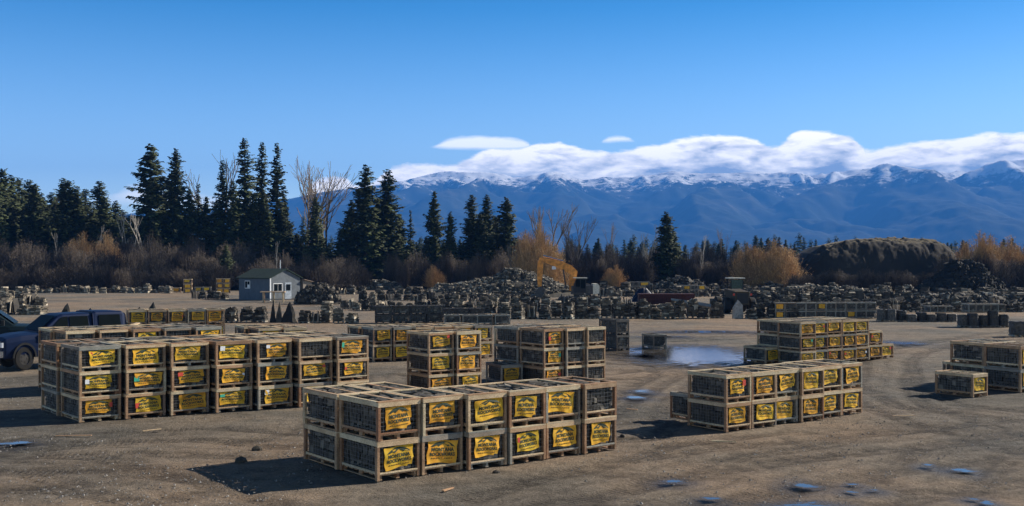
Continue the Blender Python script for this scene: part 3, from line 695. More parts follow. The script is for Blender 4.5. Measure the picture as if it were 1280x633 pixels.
def wrap_mesh(k):             # shrink-wrapped load
    r = random.Random(900 + k); mb = MB(); nseg, nz2 = 20, 9; vs = []
    for j in range(nz2 + 1):
        z = 0.12 + j / nz2 * (0.95 + 0.12 * k)
        for i in range(nseg):
            t_ = 2 * math.pi * i / nseg; c, s_ = math.cos(t_), math.sin(t_)
            q = 0.53 / max(abs(c), abs(s_)) ** 0.85 * (1 + r.uniform(-0.05, 0.05)) * (0.95 if j in (0, nz2) else 1)
            vs.append((c * q, s_ * q, z + r.uniform(-0.02, 0.02)))
    fs = [(j * nseg + i, j * nseg + (i + 1) % nseg, (j + 1) * nseg + (i + 1) % nseg, (j + 1) * nseg + i) for j in range(nz2) for i in range(nseg)]
    fs.append(tuple(range(nz2 * nseg, (nz2 + 1) * nseg))); mb.add(vs, fs)
    return mb.mesh('wrapped_load', [simple('dark_wrap%d' % k, (0.07, 0.06, 0.05), 0.6, var=0.6, noise_scale=5, bump=1.0, objvar=0.5)])
WRAPS = [wrap_mesh(0), wrap_mesh(1)]
NST = [0]
STEEP = {0: 'tall', 1: 'low', 2: 'flat-layered', 3: 'squat', 4: 'small', 5: 'bulky', 6: 'slabby', 7: 'tall', 8: 'upright-slab', 9: 'upright-slab'}
def prow(phrase, x0, x1, yb, n, sc=1.0, yj=1.0, mats=('stone_tan', 'stone_dark'), kinds=range(10), yb1=None, skip=0.0, hsc=1.0):
    r = random.Random(int(x0 * 7 + yb * 13)); yb1 = yb if yb1 is None else yb1
    for i in range(n):
        if r.random() < skip: continue
        u = (i + 0.5) / n; px = x0 + (x1 - x0) * u + r.uniform(-0.15, 0.15) * (x1 - x0) / n; py = yb + (yb1 - yb) * u
        Y = gy(py) + r.uniform(-yj, yj); X = gx(px, Y)
        width = (x1 - x0) / n / F * Y; s = min(sc, width / 1.12); k = r.choice(list(kinds)); NST[0] += 1
        mt = r.choice(mats)
        t_ = thing('stone_pallet', '%s pallet of %s stone, %s along %s' % (STEEP[k], 'dark' if mt == 'stone_dark' else 'tan-grey', ORD[i], phrase), 'stone pallet', (X, Y, 0.0), r.uniform(-0.35, 0.35), 'stone pallets of ' + phrase, (s, s, sc * hsc * r.uniform(0.6, 1.0)))
        link('pallet', SPAL, t_); l = link('stone_load', LOADS[k], t_)
        if mt != 'stone_tan': slotmat(l, M[mt])
# left edge
prow('the front line left of the pickup', -12, 60, 393, 4, 1.2)
prow('the upper line left of the pickup', -10, 58, 383, 5, 1.2)
prow('the back line at the left edge', -8, 46, 373, 6, 1.2)
prow('the long line before the brush', 30, 216, 366.5, 20, 1.15, mats=('stone_tan',))
prow('the line behind the long line', 10, 300, 359.5, 34, 1.2, skip=0.25)
prow('the dark line by the shed wall', 240, 286, 374, 5, 1.2, mats=('stone_dark',))
prow('the midyard line before the shed', 282, 332, 403, 3, 1.25, mats=('stone_tan', 'stone_dark'))
prow('the midyard line past the spikes', 372, 446, 403.5, 5, 1.25, mats=('stone_dark', 'stone_tan'))
prow('the line beside the dark heap', 425, 470, 386, 4, 1.2)
prow('the line behind the dark crates', 440, 560, 388, 11, 1.15, mats=('stone_dark', 'stone_tan'))
prow('the big-stone line by the excavator', 625, 905, 398, 18, 1.3, hsc=1.1)
prow('the second line by the excavator', 552, 690, 391, 10, 1.2)
prow('the line below the red trough', 760, 846, 393, 7, 1.2)
prow('the line under the excavator tracks', 560, 790, 384, 18, 1.2, skip=0.15)
prow('the line before the rubble', 450, 660, 376, 20, 1.2)
prow('the row past the shed', 385, 700, 368, 26, 1.2, skip=0.2)
prow('the row past the excavator', 745, 900, 371, 13, 1.2)
prow('the farthest central row', 385, 900, 360, 42, 1.35, skip=0.35)
prow('the line past the loader', 930, 1000, 398, 5, 1.2, mats=('stone_dark',))
prow('the line behind the loader', 940, 1100, 384, 13, 1.2, mats=('stone_dark', 'stone_tan'))
prow('the right middle row', 950, 1280, 375, 28, 1.25, skip=0.2, mats=('stone_dark', 'stone_dark', 'stone_tan'))
prow('the right far row', 905, 1290, 364, 30, 1.35, skip=0.25, mats=('stone_dark', 'stone_tan'))
prow('the right line behind wrapped loads', 1100, 1290, 390, 15, 1.2, mats=('stone_dark', 'stone_tan'))
print('STONES', NST[0])
# the farthest stacks read as one low mass behind the countable ones
def far_mass():
    vv, ff, off = [], [], 0; r = random.Random(77)
    src = [(np.array([v.co[:] for v in m_.vertices]), np.array([p.vertices[:] for p in m_.polygons])) for m_ in LOADS]
    for yb_, x0, x1, n in ((354.5, 380, 1290, 95), (357, 380, 1290, 90), (362, 560, 1290, 75), (367.5, 690, 1290, 60), (373, 900, 1290, 38), (378.5, 930, 1290, 34), (353, -10, 330, 30)):
        for i in range(n):
            px = x0 + (x1 - x0) * (i + r.random()) / n; Y_ = gy(yb_) + r.uniform(-2, 2); v, f = r.choice(src); s_ = r.uniform(1.0, 1.7); a_ = r.uniform(0, 6.28)
            q = v * np.array([s_, s_, r.uniform(.6, 1.25) * 1.15]); q = np.stack([q[:, 0] * math.cos(a_) - q[:, 1] * math.sin(a_) + gx(px, Y_), q[:, 0] * math.sin(a_) + q[:, 1] * math.cos(a_) + Y_, q[:, 2] - .1], -1)
            vv.append(q); ff.append(f + off); off += len(v)
    return np_mesh('rubble', np.concatenate(vv), np.concatenate(ff), [M['stone_tan']])
tag(link('rubble', far_mass()), 'far low band of stacked and loose stone across the yard', 'stone', kind='stuff')
def wraps(phrase, x0, x1, yb, n, h=1.0):
    r = random.Random(int(x0))
    for i in range(n):
        Y = gy(yb) + r.uniform(-.3, .3); px = x0 + (x1 - x0) * (i + .5) / n; s = (x1 - x0) / n / F * Y / 1.12
        t_ = thing('wrapped_pallet', 'dark wrapped pallet, %s in %s' % (ORD[i], phrase), 'wrapped pallet', (gx(px, Y), Y, 0), r.uniform(-.2, .2), 'wrapped pallets of ' + phrase, (s * r.uniform(.85, 1), s, h * r.uniform(.8, 1.05)))
        link('pallet', SPAL, t_); link('wrapped_load', WRAPS[i % 2], t_)
wraps('the line under the empty frames', 1197, 1260, 409, 5, 0.95)
wraps('the line past the grey crates', 1096, 1132, 401.5, 3, 0.95)
wraps('the shorter line right of them', 1133, 1195, 402, 5, 0.62)
wraps('the pair at the frame edge', 1262, 1302, 420, 2, 0.95)
wraps('the line beyond the far right block', 985, 1094, 391, 7, 0.9)

# ================================================================== single rocks, heaps
def rock_mesh(name, seed, w, d, h, mat, spike=0.0, nseg=14, nl=7):
    r = random.Random(seed); mb = MB(); vs = []
    for j in range(nl + 1):
        u = j / nl; rad = (1 - u ** (1.4 if spike else 2.4)) * 0.95 + 0.03
        for i in range(nseg):
            t_ = 2 * math.pi * i / nseg; q = rad * (1 + 0.35 * mnoise.noise(Vector((math.cos(t_) * 1.7 + seed, math.sin(t_) * 1.7, u * 3))) + r.uniform(-.2, .2))
            vs.append((math.cos(t_) * q * w / 2 + spike * u * w * 0.3, math.sin(t_) * q * d / 2, u * h - 0.02 * (j == 0) * 3))
    fs = [(j * nseg + i, j * nseg + (i + 1) % nseg, (j + 1) * nseg + (i + 1) % nseg, (j + 1) * nseg + i) for j in range(nl) for i in range(nseg)] + [tuple(range(nl * nseg, (nl + 1) * nseg))]
    mb.add(vs, fs); return mb.mesh(name, [mat])
for i, (px, yb, w, h, lab) in enumerate(((341, 403, 0.5, 1.75, 'dark pointed standing stone, first of the upright three'), (349, 403, 0.6, 1.6, 'brownish pointed standing stone between two dark ones'), (361, 403, 1.2, 1.6, 'broad dark triangular standing stone in midyard'),
                                         (81, 397, 1.1, 1.2, 'dark leaning boulder behind the pickup roof'), (112, 397, .9, .8, 'small dark boulder behind the pickup canopy'), (172, 397, .8, .9, 'dark pointed boulder before the far crates, smaller of two'), (188, 397, 1.2, 1.3, 'dark pointed boulder before the far crates, bigger of two'))):
    Y = gy(yb); o = link('standing_stone', rock_mesh('standing_stone', 40 + i, w, w * 0.7, h, M['soot'] if i != 1 else M['stone_tan'], spike=0.7 if i in (3, 5, 6) else 0.25, nseg=7, nl=5), loc=(gx(px, Y), Y, 0)); tag(o, lab, 'stone', 'standing stones')
def heap(name, label, cat, px0, px1, yb, top, mat, n, size, seed, prof=None, kind='stuff', depth=0.6):
    Y = gy(yb); x0, x1 = gx(px0, Y), gx(px1, Y); H = hz(top, Y + (x1 - x0) * depth * 0.5 * 0.3); W_ = (x1 - x0) / 2; r = random.Random(seed); mb = MB(); cx_ = (x0 + x1) / 2; D = W_ * depth
    prof = prof or (lambda u: (1 - u * u))
    for _ in range(n):
        u = r.uniform(-1, 1); v = r.uniform(-1, 1)
        if u * u + v * v > 1: continue
        z = H * prof(u) * (1 - v * v) * (0.85 + 0.3 * mnoise.noise(Vector((u * 4, v * 4, seed))) )
        z = max(0.05, z + r.uniform(-0.15, 0.1) * size)
        mt = Matrix.Translation((cx_ + u * W_, Y + D + v * D, z)) @ Matrix.Rotation(r.uniform(0, 6), 4, 'Z') @ Matrix.Rotation(r.uniform(-.9, .9), 4, 'X')
        s = size * r.uniform(0.35, 1.0) * (1.5 if r.random() < .07 else 1)
        mb.box(-s * .5, s * .5, -s * .4, s * .4, -s * .2, s * .25, mat=mt, jit=s * .12, r=r)
    # solid core
    nu, nv = 30, 12; vs = []
    for j in range(nv + 1):
        for i in range(nu + 1):
            u = -1 + 2 * i / nu; v = -1 + 2 * j / nv; e = max(0, 1 - (u * u + v * v) ** 2) if False else 1
            vs.append((cx_ + u * W_, Y + D + v * D, max(-0.05, H * prof(u) * (1 - v * v) * 0.86 - 0.1)))
    mb.add(vs, [(j * (nu + 1) + i, j * (nu + 1) + i + 1, (j + 1) * (nu + 1) + i + 1, (j + 1) * (nu + 1) + i) for j in range(nv) for i in range(nu)])
    o = link(name, mb.mesh(name, [mat])); tag(o, label, cat, kind=kind)
def rub(u):
    x = u
    return np.interp(x, [-1, -0.75, -0.4, 0.0, 0.15, 0.35, 0.6, 0.85, 1], [0, 0.45, 0.55, 0.9, 1.0, 0.95, 0.6, 0.3, 0])
heap('rubble', 'wide grey heap of broken stone behind the excavator', 'rubble', 520, 735, 372, 335, M['rubble'], 6500, 0.55, 3, prof=rub, depth=0.5)
heap('rubble', 'dark low heap of rock beside the shed', 'rubble', 366, 424, 381, 353, M['stone_dark'], 900, 0.7, 5, depth=0.6)
heap('rubble', 'long dark mound of broken rock before the lone spruce', 'rubble', 815, 890, 365, 346, M['stone_dark'], 900, 0.8, 6, depth=0.4)
heap('rubble', 'low grey rock heap beyond the dark crates', 'rubble', 380, 520, 363, 349, M['rubble'], 900, 0.8, 7, depth=0.3)
heap('rubble', 'long jumble of pale broken stone past the loader', 'rubble', 930, 1120, 372, 358, M['rubble'], 1500, 0.8, 8, depth=0.2)
heap('rubble', 'low jumble of dark stone at the frame edge', 'rubble', 1110, 1300, 381, 368, M['stone_dark'], 1300, 0.8, 9, depth=0.2)
heap('brush_heap', 'big black heap of cut brush before the orange willow', 'brush heap', 1157, 1268, 369, 324, M['soot'], 6000, 0.9, 10, depth=0.6,
     prof=lambda u: np.interp(u, [-1, -.6, -.1, .35, .75, 1], [0, .45, .95, 1, .5, 0]), kind='stuff')
# leaning slab and boards in the stone line
mb = MB(); Y = gy(394)
mt = Matrix.Translation((gx(862, Y), Y, 0.85)) @ Matrix.Rotation(R(-8), 4, 'Z') @ Matrix.Rotation(R(-14), 4, 'X') @ Matrix.Rotation(R(9), 4, 'Y')
mb.box(-1.6, 1.9, -1.1, 1.1, -.12, .12, mat=mt, jit=.12); tag(link('stone_slab', mb.mesh('stone_slab', [M['slab']])), 'large pale flat slab resting on stones by the red trough', 'slab')
for i, (px, top, lab) in enumerate(((870, 383, 'stubby grey block propping the pale slab'), (850, 385, 'small grey block under the slab edge'))):
    o = link('stone_block', rock_mesh('stone_block', 90 + i, 1.1, 1.0, 0.8, M['stone_dark']), loc=(gx(px, Y), Y, 0)); tag(o, lab, 'stone')
mb = MB(); Y = gy(397.5); mb.add([(-.55, -.05, 0), (.45, -.05, 0), (.4, -.05, 1.1), (-.05, -.05, 1.55), (-.5, -.05, .9), (-.55, .08, 0), (.45, .08, 0), (.4, .08, 1.1), (-.05, .08, 1.55), (-.5, .08, .9)],
        [(0, 1, 2, 3, 4), (9, 8, 7, 6, 5), (0, 5, 6, 1), (1, 6, 7, 2), (2, 7, 8, 3), (3, 8, 9, 4), (4, 9, 5, 0)])
tag(link('stone_slab', mb.mesh('stone_slab', [simple('white_slab', (0.30, 0.28, 0.25), 0.8, bump=.4)]), loc=(gx(919, Y), Y - 1.2, 0), rotz=R(20)), 'pointed whitish slab standing before the loader', 'slab')

for i, (px, py, w, lab) in enumerate(((321, 561, .28, 'dark fist-sized rock on bare dirt before the nearest block'), (301, 576, .34, 'flat dark rock just behind the big block shadow'), (778, 545, .2, 'small rock past the nearest block end'), (620, 590, .18, 'small rock before the nearest block'))):
    o = link('loose_rock', rock_mesh('loose_rock', 300 + i, w, w * .7, w * .35, M['stone_dark'], nseg=8, nl=3), loc=(*G(px, py), -.02), rotz=i); tag(o, lab, 'rock')
for i, (px, py, l_, a_, lab) in enumerate(((92, 545, .9, 5, 'pale broken lath on dirt below the long block'), (190, 538, .5, 40, 'short board scrap before the long block'), (905, 552, .6, -15, 'board scrap lying before the second block'), (560, 612, .35, 60, 'splinter of wood before the nearest block'), (1130, 520, .7, 10, 'thin lath lying left of the lone front crate'), (790, 512, .4, -40, 'small board scrap between two near blocks'))):
    mb = MB(); mb.box(-l_ / 2, l_ / 2, -.03, .03, 0.0, .02, jit=.004); o = link('board_scrap', mb.mesh('board_scrap', [M['wood']]), loc=(*G(px, py), -.005), rotz=R(a_)); tag(o, lab, 'board')
# ================================================================== mound (terrain)
Y = 185.0
def mound():
    nx_, ny_ = 150, 60; x0, x1 = gx(995, Y), gx(1235, Y); vs = []
    P = [(995, 345), (1010, 331), (1022, 318), (1038, 308), (1060, 303), (1085, 299), (1110, 298), (1150, 298), (1178, 299), (1192, 306), (1215, 330), (1235, 346)]
    xs_ = np.linspace(x0, x1, nx_); pxs_ = xs_ / Y * F + CX
    top = np.array([hz(np.interp(p, [a for a, b in P], [b for a, b in P]), Y + 6) for p in pxs_])
    vv = []
    for j in range(ny_):
        v = -1 + 2 * j / (ny_ - 1); e = 1 - abs(v) ** 3.2 if v > 0 else (1 - abs(v) ** 3.0)
        for i in range(nx_):
            x = xs_[i]; y = Y + 6 + v * (9 if v < 0 else 25)
            q = 0.35 * mnoise.noise(Vector((x * .18, y * .3, 1))) + .35 * mnoise.noise(Vector((x * .7, y * .7, 4)))
            gully = -abs(mnoise.noise(Vector((x * .25 + 3, y * .04, 9)))) * 0.35
            q += 0.3 * mnoise.noise(Vector((x * 1.9, y * 1.9, 7))) + .1 * mnoise.noise(Vector((x * 4, y * 4, 2)))
            z = max(0, top[i]) * e + (q + gully) * min(1, (1 - abs(v)) * 3) * (0.15 if v > -0.08 else 1)
            if v > -0.08: z = min(z, top[i])
            vv.append((x, y, max(-0.4, z)))
    fs = [(j * nx_ + i, j * nx_ + i + 1, (j + 1) * nx_ + i + 1, (j + 1) * nx_ + i) for j in range(ny_ - 1) for i in range(nx_ - 1)]
    m, nt, b = new_mat('mound_soil'); L = nt.links; tc = N(nt, 'ShaderNodeTexCoord').outputs['Object']
    n1 = N(nt, 'ShaderNodeTexNoise', i_Scale=0.22, i_Detail=10.0, i_Roughness=0.75); L.new(tc, n1.inputs['Vector'])
    r1 = ramp(nt, [(0.35, (0.016, 0.013, 0.009)), (0.6, (0.032, 0.025, 0.017)), (0.68, (0.15, 0.13, 0.10))]); L.new(n1.outputs['Fac'], r1.inputs['Fac'])
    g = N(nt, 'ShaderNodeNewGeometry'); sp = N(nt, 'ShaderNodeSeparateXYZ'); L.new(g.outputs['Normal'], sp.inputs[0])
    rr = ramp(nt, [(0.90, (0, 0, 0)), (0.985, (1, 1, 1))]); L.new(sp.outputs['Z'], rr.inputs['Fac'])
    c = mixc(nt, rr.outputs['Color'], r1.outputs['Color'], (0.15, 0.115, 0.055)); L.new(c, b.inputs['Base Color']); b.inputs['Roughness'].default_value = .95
    mb = MB(); mb.add(vv, fs); return mb.mesh('hill', [m], smooth=True)
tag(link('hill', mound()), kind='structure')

# ================================================================== TREES
def tri_mesh(name, V_, F_, mats):
    me = bpy.data.meshes.new(name); me.from_pydata(V_, [], F_)
    for m in mats: me.materials.append(m)
    me.update(); return me
def conifer(seed, H, Rm, z0=0.06, open_=0.0, lean=0.9, dens=1.0, top_round=0.0, spray=0.55):
    r = random.Random(seed); V_ = []; F_ = []; tr = MB()
    segs = 9; prev = Vector((0, 0, 0)); bend = (r.uniform(-.3, .3), r.uniform(-.3, .3))
    cx = lambda z: Vector((bend[0] * math.sin(z / H * 2.4), bend[1] * math.sin(z / H * 2.0), z))
    for i in range(segs):
        za, zb = H * i / segs * 0.97, H * (i + 1) / segs * 0.97
        tr.tube(cx(za), cx(zb), H * 0.0125 * (1 - i / segs) + 0.03, H * 0.0125 * (1 - (i + 1) / segs) + 0.03, 7, caps=False)
    z = H * z0
    while z < H * 0.995:
        u = (z / H - z0) / (1 - z0)
        if top_round: rad = Rm * (1 - u ** 2.2) ** 0.8 * (0.55 + 0.45 * min(1, u * 4))
        else: rad = Rm * (1 - u) ** 0.60 * min(1, 0.6 + u * 3) * (0.9 + 0.22 * math.sin(z * 1.3 + seed) * math.sin(z * .47 + seed * 2))
        rad = max(rad, 0.12) * r.uniform(0.78, 1.12)
        nb = max(4, int((6 + rad * 1.3) * dens))
        for k in range(nb):
            if open_ and r.random() < open_ * (1 - 0.4 * u): continue
            az = r.uniform(0, 2 * math.pi); L_ = rad * r.uniform(0.5, 1.1) * (1.25 if r.random() < .10 else 1)
            droop = (0.25 - 0.6 * u) * r.uniform(.6, 1.3); zz = z + r.uniform(-.7, .7) * min(1, rad)
            c0 = cx(z); dx, dy = math.cos(az), math.sin(az)
            if L_ > 0.8: tr.tube((c0.x, c0.y, zz), (c0.x + dx * L_ * .8, c0.y + dy * L_ * .8, zz - droop * L_ * .8), 0.05, 0.015, 3, caps=False)
            st = 0.30; q = max(0.12, L_ * 0.12)
            while q < L_:
                f = q / L_; px, py = c0.x + dx * q, c0.y + dy * q; pz = zz - droop * q + 0.12 * L_ * f * f
                wd = (0.38 + 0.42 * (1 - f)) * min(1, L_ * .8 + .25)
                for _ in range(3):
                    a2 = az + r.choice((-1, 1)) * r.uniform(0.2, 1.4); ln = spray * r.uniform(.6, 1.3) * min(1, .35 + L_ * .4)
                    ex, ey = px + math.cos(a2) * ln, py + math.sin(a2) * ln; ez = pz - ln * r.uniform(-.15, 1.0) * (1 - 0.5 * u) + 0.05
                    nx_, ny_ = -math.sin(a2) * wd * .5, math.cos(a2) * wd * .5; o = len(V_)
                    V_ += [(px - nx_, py - ny_, pz + r.uniform(-.08, .08)), (px + nx_, py + ny_, pz + r.uniform(-.08, .08)), (ex + nx_ * .35, ey + ny_ * .35, ez + .06), (ex - nx_ * .35, ey - ny_ * .35, ez - .10)]
                    F_.append((o, o + 1, o + 2, o + 3))
                q += st * r.uniform(.7, 1.3)
        z += (0.27 + 0.009 * H) * r.uniform(0.8, 1.2) / max(.6, dens) * (1 - .45 * u)
    return tri_mesh('crown', V_, F_, [M['needle']]), tr.mesh('trunk', [M['bark']])
CON = {'fir0': conifer(1, 26, 3.6), 'fir1': conifer(2, 26, 4.2, open_=.15), 'fir2': conifer(3, 26, 3.0, open_=.25), 'fir3': conifer(4, 20, 4.0), 'spruce': conifer(5, 16, 2.9, z0=.03, dens=1.1),
       'pine': conifer(6, 27, 3.3, z0=.30, open_=.42, top_round=1, spray=.8), 'pine2': conifer(7, 26, 2.6, z0=.22, open_=.5, spray=.7), 'slim': conifer(8, 24, 2.2, z0=.12, open_=.35)}
CONH = {'fir0': 26, 'fir1': 26, 'fir2': 26, 'fir3': 20, 'spruce': 16, 'pine': 27, 'pine2': 26, 'slim': 24}
CONR = {'fir0': 3.6, 'fir1': 4.2, 'fir2': 3.0, 'fir3': 4.0, 'spruce': 2.9, 'pine': 3.3, 'pine2': 2.6, 'slim': 2.2}
def tree(kind, px, top, Y, hw, label, group='conifers behind the yard', light=False, r=random.Random(77)):
    h = hz(top, Y); sz = h / CONH[kind]; sx = 1.3 * hw / F * Y / CONR[kind]
    t_ = thing('conifer_tree', label, 'conifer', (gx(px, Y), Y, -0.1), r.uniform(0, 6.28), group, (sx, sx, sz))
    c = link('crown', CON[kind][0], t_); link('trunk', CON[kind][1], t_)
    if light: slotmat(c, M['needle_light'])
TREES = [ # kind, px, top row, distance, half width
 ('pine', 187, 178, 215, 20, 'tall round-topped pine with bare lower trunk left of the tall fir'), ('fir1', 222, 184, 212, 25, 'tall ragged fir right of the round-topped pine'),
 ('fir3', 205, 240, 225, 17, 'shorter fir filling the gap between pine and tall fir'), ('slim', 246, 229, 222, 13, 'slim fir just right of the tall ragged fir'),
 ('fir3', 258, 246, 216, 17, 'shaded fir beneath the leftmost bare birch'), ('fir2', 277, 200, 214, 16, 'flat-topped fir left of the tallest fir'),
 ('fir0', 290, 226, 210, 18, 'dense dark fir below the tallest trees'), ('pine2', 306, 171, 216, 18, 'tallest fir, rising to a single spike'),
 ('pine2', 327, 176, 222, 14, 'tall narrow fir between two spiky ones'), ('fir2', 345, 178, 214, 18, 'tall fir standing last of the central tall trees'),
 ('fir1', 330, 236, 208, 18, 'lower fir in front of the tall narrow ones'), ('fir3', 357, 244, 216, 14, 'lower fir right of the tall group'),
 ('fir3', 283, 306, 185, 12, 'small young fir left of the shed roof'), ('fir0', 395, 246, 208, 18, 'olive fir under the branching bare tree'), ('slim', 381, 270, 205, 12, 'small olive fir beside the olive one'),
 ('fir0', 426, 284, 205, 17, 'short dark fir at the foot of the paired firs'), ('fir1', 459, 205, 205, 30, 'left fir of the big dark pair'), ('fir0', 484, 211, 208, 26, 'right fir of the big dark pair'),
 ('spruce', 500, 268, 212, 16, 'low dark spruce leaning on the big pair'), ('slim', 514, 262, 230, 8, 'thin crooked spruce standing alone before the mountain'), ('fir3', 543, 239, 215, 16, 'medium fir with tiered branches before the mountain'),
 ('spruce', 562, 264, 212, 12, 'small pointed spruce beside the tiered fir'), ('fir0', 588, 243, 210, 20, 'first fir of the dark trio'), ('fir1', 610, 242, 214, 20, 'middle fir of the dark trio'), ('spruce', 634, 246, 205, 20, 'last and smoothest fir of the dark trio'),
 ('spruce', 833, 264, 200, 19, 'lone spruce rising above the central treeline'), ('spruce', 843, 290, 214, 15, 'small spruce half behind the lone one'),
]
for k_, px, tp, Y, hw, lb in TREES: tree(k_, px, tp, Y, hw, lb, light='olive' in lb or 'young' in lb)
rr0 = random.Random(8)
for px, tp, lb in ((236, 236, 'dark fir in the gap right of the tall ragged fir'), (268, 252, 'dark fir low in the gap before the tallest trees'), (299, 250, 'shaded fir filling beneath the tallest fir'), (318, 243, 'shaded fir between the spiky firs'), (336, 262, 'low shaded fir in the tall group'), (352, 262, 'low fir at the tall group edge'), (176, 262, 'dark fir at the pine foot'), (214, 262, 'low dark fir under the tall ragged fir'), (194, 276, 'lowest fir between pine and tall fir'), (440, 252, 'dark fir on the flank of the big pair'), (472, 246, 'dark fir between the big pair'), (600, 268, 'low fir inside the dark trio'), (622, 270, 'low fir in front of the dark trio'), (370, 292, 'small fir below the spreading cottonwood'), (404, 300, 'small fir under the thinner bare tree')):
    tree('fir3', px, tp, 206 + (px * 7 % 12), 22, lb)
LF = [(-6, 214), (6, 211), (16, 218), (26, 222), (36, 224), (45, 230), (54, 250), (66, 240), (77, 222), (89, 226), (99, 246), (108, 236), (124, 226), (133, 246), (143, 250), (153, 262), (163, 268), (172, 280), (8, 250), (30, 256), (60, 262), (85, 262), (115, 262), (20, 244), (50, 240), (72, 246), (95, 232)]
for i, (px, tp) in enumerate(LF):
    tree(('fir0', 'fir3', 'fir1', 'fir2')[i % 4], px, tp, 215 + (i * 37 % 30), 21 + (i * 7 % 8), 'dark fir in the dense wood, %s from its edge' % ORD[i], 'firs of the dense left wood')
# farther treeline trees
i = 0
for px in range(500, 1290, 9):
    x = px + rr0.uniform(-4, 4); tp = 304 + rr0.uniform(-7, 5) - (4 if 930 < px < 1010 else 0) + (6 if 640 < px < 700 else 0)
    if 1045 < x < 1185: tp = 300 + rr0.uniform(0, 6)
    Yd = rr0.uniform(330, 400); tree(rr0.choice(('fir0', 'fir3', 'spruce', 'fir2', 'slim')), x, tp, Yd, rr0.uniform(6, 10), 'small distant dark conifer, %s along the far treeline' % (ORD[i % 45] if i < 45 else 'past the middle, ' + ORD[i - 45]), 'conifers of the far treeline'); i += 1
for j, px in enumerate(range(400, 650, 11)):
    tree(rr0.choice(('fir0', 'fir3', 'spruce')), px, 300 + rr0.uniform(-8, 8), 260, 10, 'mid-distance conifer filling behind the big firs, %s in line' % ORD[j], 'fill conifers behind the big firs', light=j % 3 == 0)
# one far-off wood that reads as a mass
cv = np.array([v.co[:] for v in CON['spruce'][0].vertices]); cf = np.array([p.vertices[:] for p in CON['spruce'][0].polygons])
keep = rng.random(len(cf)) < 0.22; cf = cf[keep]
uv_, inv = np.unique(cf, return_inverse=True); cv = cv[uv_]; cf = inv.reshape(cf.shape)
AV, AF = [], []; off = 0
for k in range(420):
    Yk = rng.uniform(430, 640); Xk = (rng.random() * 2.1 - 1.05) * Yk; s = rng.uniform(.75, 1.2); v = cv * np.array([s * 1.5, s * 1.5, s]) + np.array([Xk, Yk, 0])
    AV.append(v); AF.append(cf + off); off += len(v)
tag(link('forest', np_mesh('forest', np.concatenate(AV), np.concatenate(AF), [M['needle']])), 'far dark wood closing the plain below the mountains', 'forest', kind='stuff')

def bare_tree(seed, H, spread=0.35, mat='twig', depth=5, r0=0.3, split=3, multi=1):
    r = random.Random(seed); mb = MB()
    def grow(p, d, L_, rad, n):
        segs = 3; q = p
        for i in range(segs):
            d2 = (d + Vector((r.uniform(-.12, .12), r.uniform(-.12, .12), r.uniform(-.02, .12)))).normalized(); e = q + d2 * L_ / segs
            mb.tube(q, e, rad * (1 - .25 * i / segs), rad * (1 - .25 * (i + 1) / segs), 5 if rad > .06 else 3, caps=False)
            if n > 0 and i < segs - 1 and r.random() < .45 and n < depth:
                s = (d2 + Vector((r.uniform(-1, 1), r.uniform(-1, 1), .35)) * .7).normalized(); grow(e, s, L_ * .6, rad * .45, n - 2)
            q = e; d = d2
        if n <= 0: return
        for k in range(split - (r.random() < .45)):
            s = (d + Vector((r.uniform(-1, 1), r.uniform(-1, 1), r.uniform(-.1, .6))) * spread * 1.6).normalized(); grow(q, s, L_ * r.uniform(.6, .85), rad * .58, n - 1)
    for m_ in range(multi):
        d0 = Vector((r.uniform(-.25, .25) * (multi > 1), r.uniform(-.2, .2) * (multi > 1), 1)).normalized()
        grow(Vector((r.uniform(-.3, .3) * (multi > 1), 0, 0)), d0, H * .27, r0 * (1 if multi == 1 else .8), depth - 1)
    top = max(v[2] for v in mb.v)
    mb.v = [(x * H / top, y * H / top, z * H / top) for x, y, z in mb.v]
    return mb.mesh('bare_tree', [M[mat]])
BT = [bare_tree(1, 22, .33, multi=2), bare_tree(2, 22, .28), bare_tree(3, 15, .3, multi=2, depth=5), bare_tree(9, 16, .22, 'barkpale', 4, .13)]
BTH = [22, 22, 15, 16]
for k, px, tp, Y, w, lb in ((0, 380, 190, 212, 1.2, 'tall bare cottonwood with spreading branches right of the tall firs'), (1, 412, 208, 216, .9, 'thinner bare tree right of the spreading cottonwood'), (1, 270, 183, 228, 1.0, 'bare crown rising behind the flat-topped fir'),
                            (0, 395, 200, 224, .8, 'faint bare tree between two taller bare ones'), (2, 683, 252, 215, .9, 'bare branching tree behind the orange willow'), (2, 717, 268, 210, .8, 'dark bare double-trunk tree past the willow'), (1, 757, 276, 230, .7, 'slender bare tree before the blue slope'),
                            (3, 812, 280, 215, 1.3, 'pale bare birch left of the lone spruce'), (3, 804, 290, 205, 1.2, 'smaller pale birch beside the lone spruce'), (3, 876, 292, 215, 1.1, 'thin white birch right of the lone spruce'), (1, 905, 283, 250, .6, 'faint bare tree behind the second willow'),
                            (3, 157, 262, 205, 1.1, 'pale bare trunk at the dense wood edge'), (3, 166, 270, 203, 1.0, 'second pale trunk leaning beside the first'), (3, 182, 266, 203, 1.2, 'pale leaning trunk under the round-topped pine'), (3, 117, 280, 200, 1.0, 'pale dead stem above the orange brush'),
                            (3, 72, 290, 200, 1.0, 'pale dead stem left of the orange brush'), (3, 345, 300, 190, .8, 'pale stems behind the shed roof'), (2, 640, 300, 190, .5, 'low bare sapling at the dark trio foot'), (1, 52, 236, 235, .8, 'grey bare crown between the left firs')):
    h = hz(tp, Y); s = h / BTH[k]
    o = link('bare_tree', BT[k], loc=(gx(px, Y), Y, -.1), rotz=px * 1.3, scale=(s * w, s * w, s)); tag(o, lb, 'bare tree')

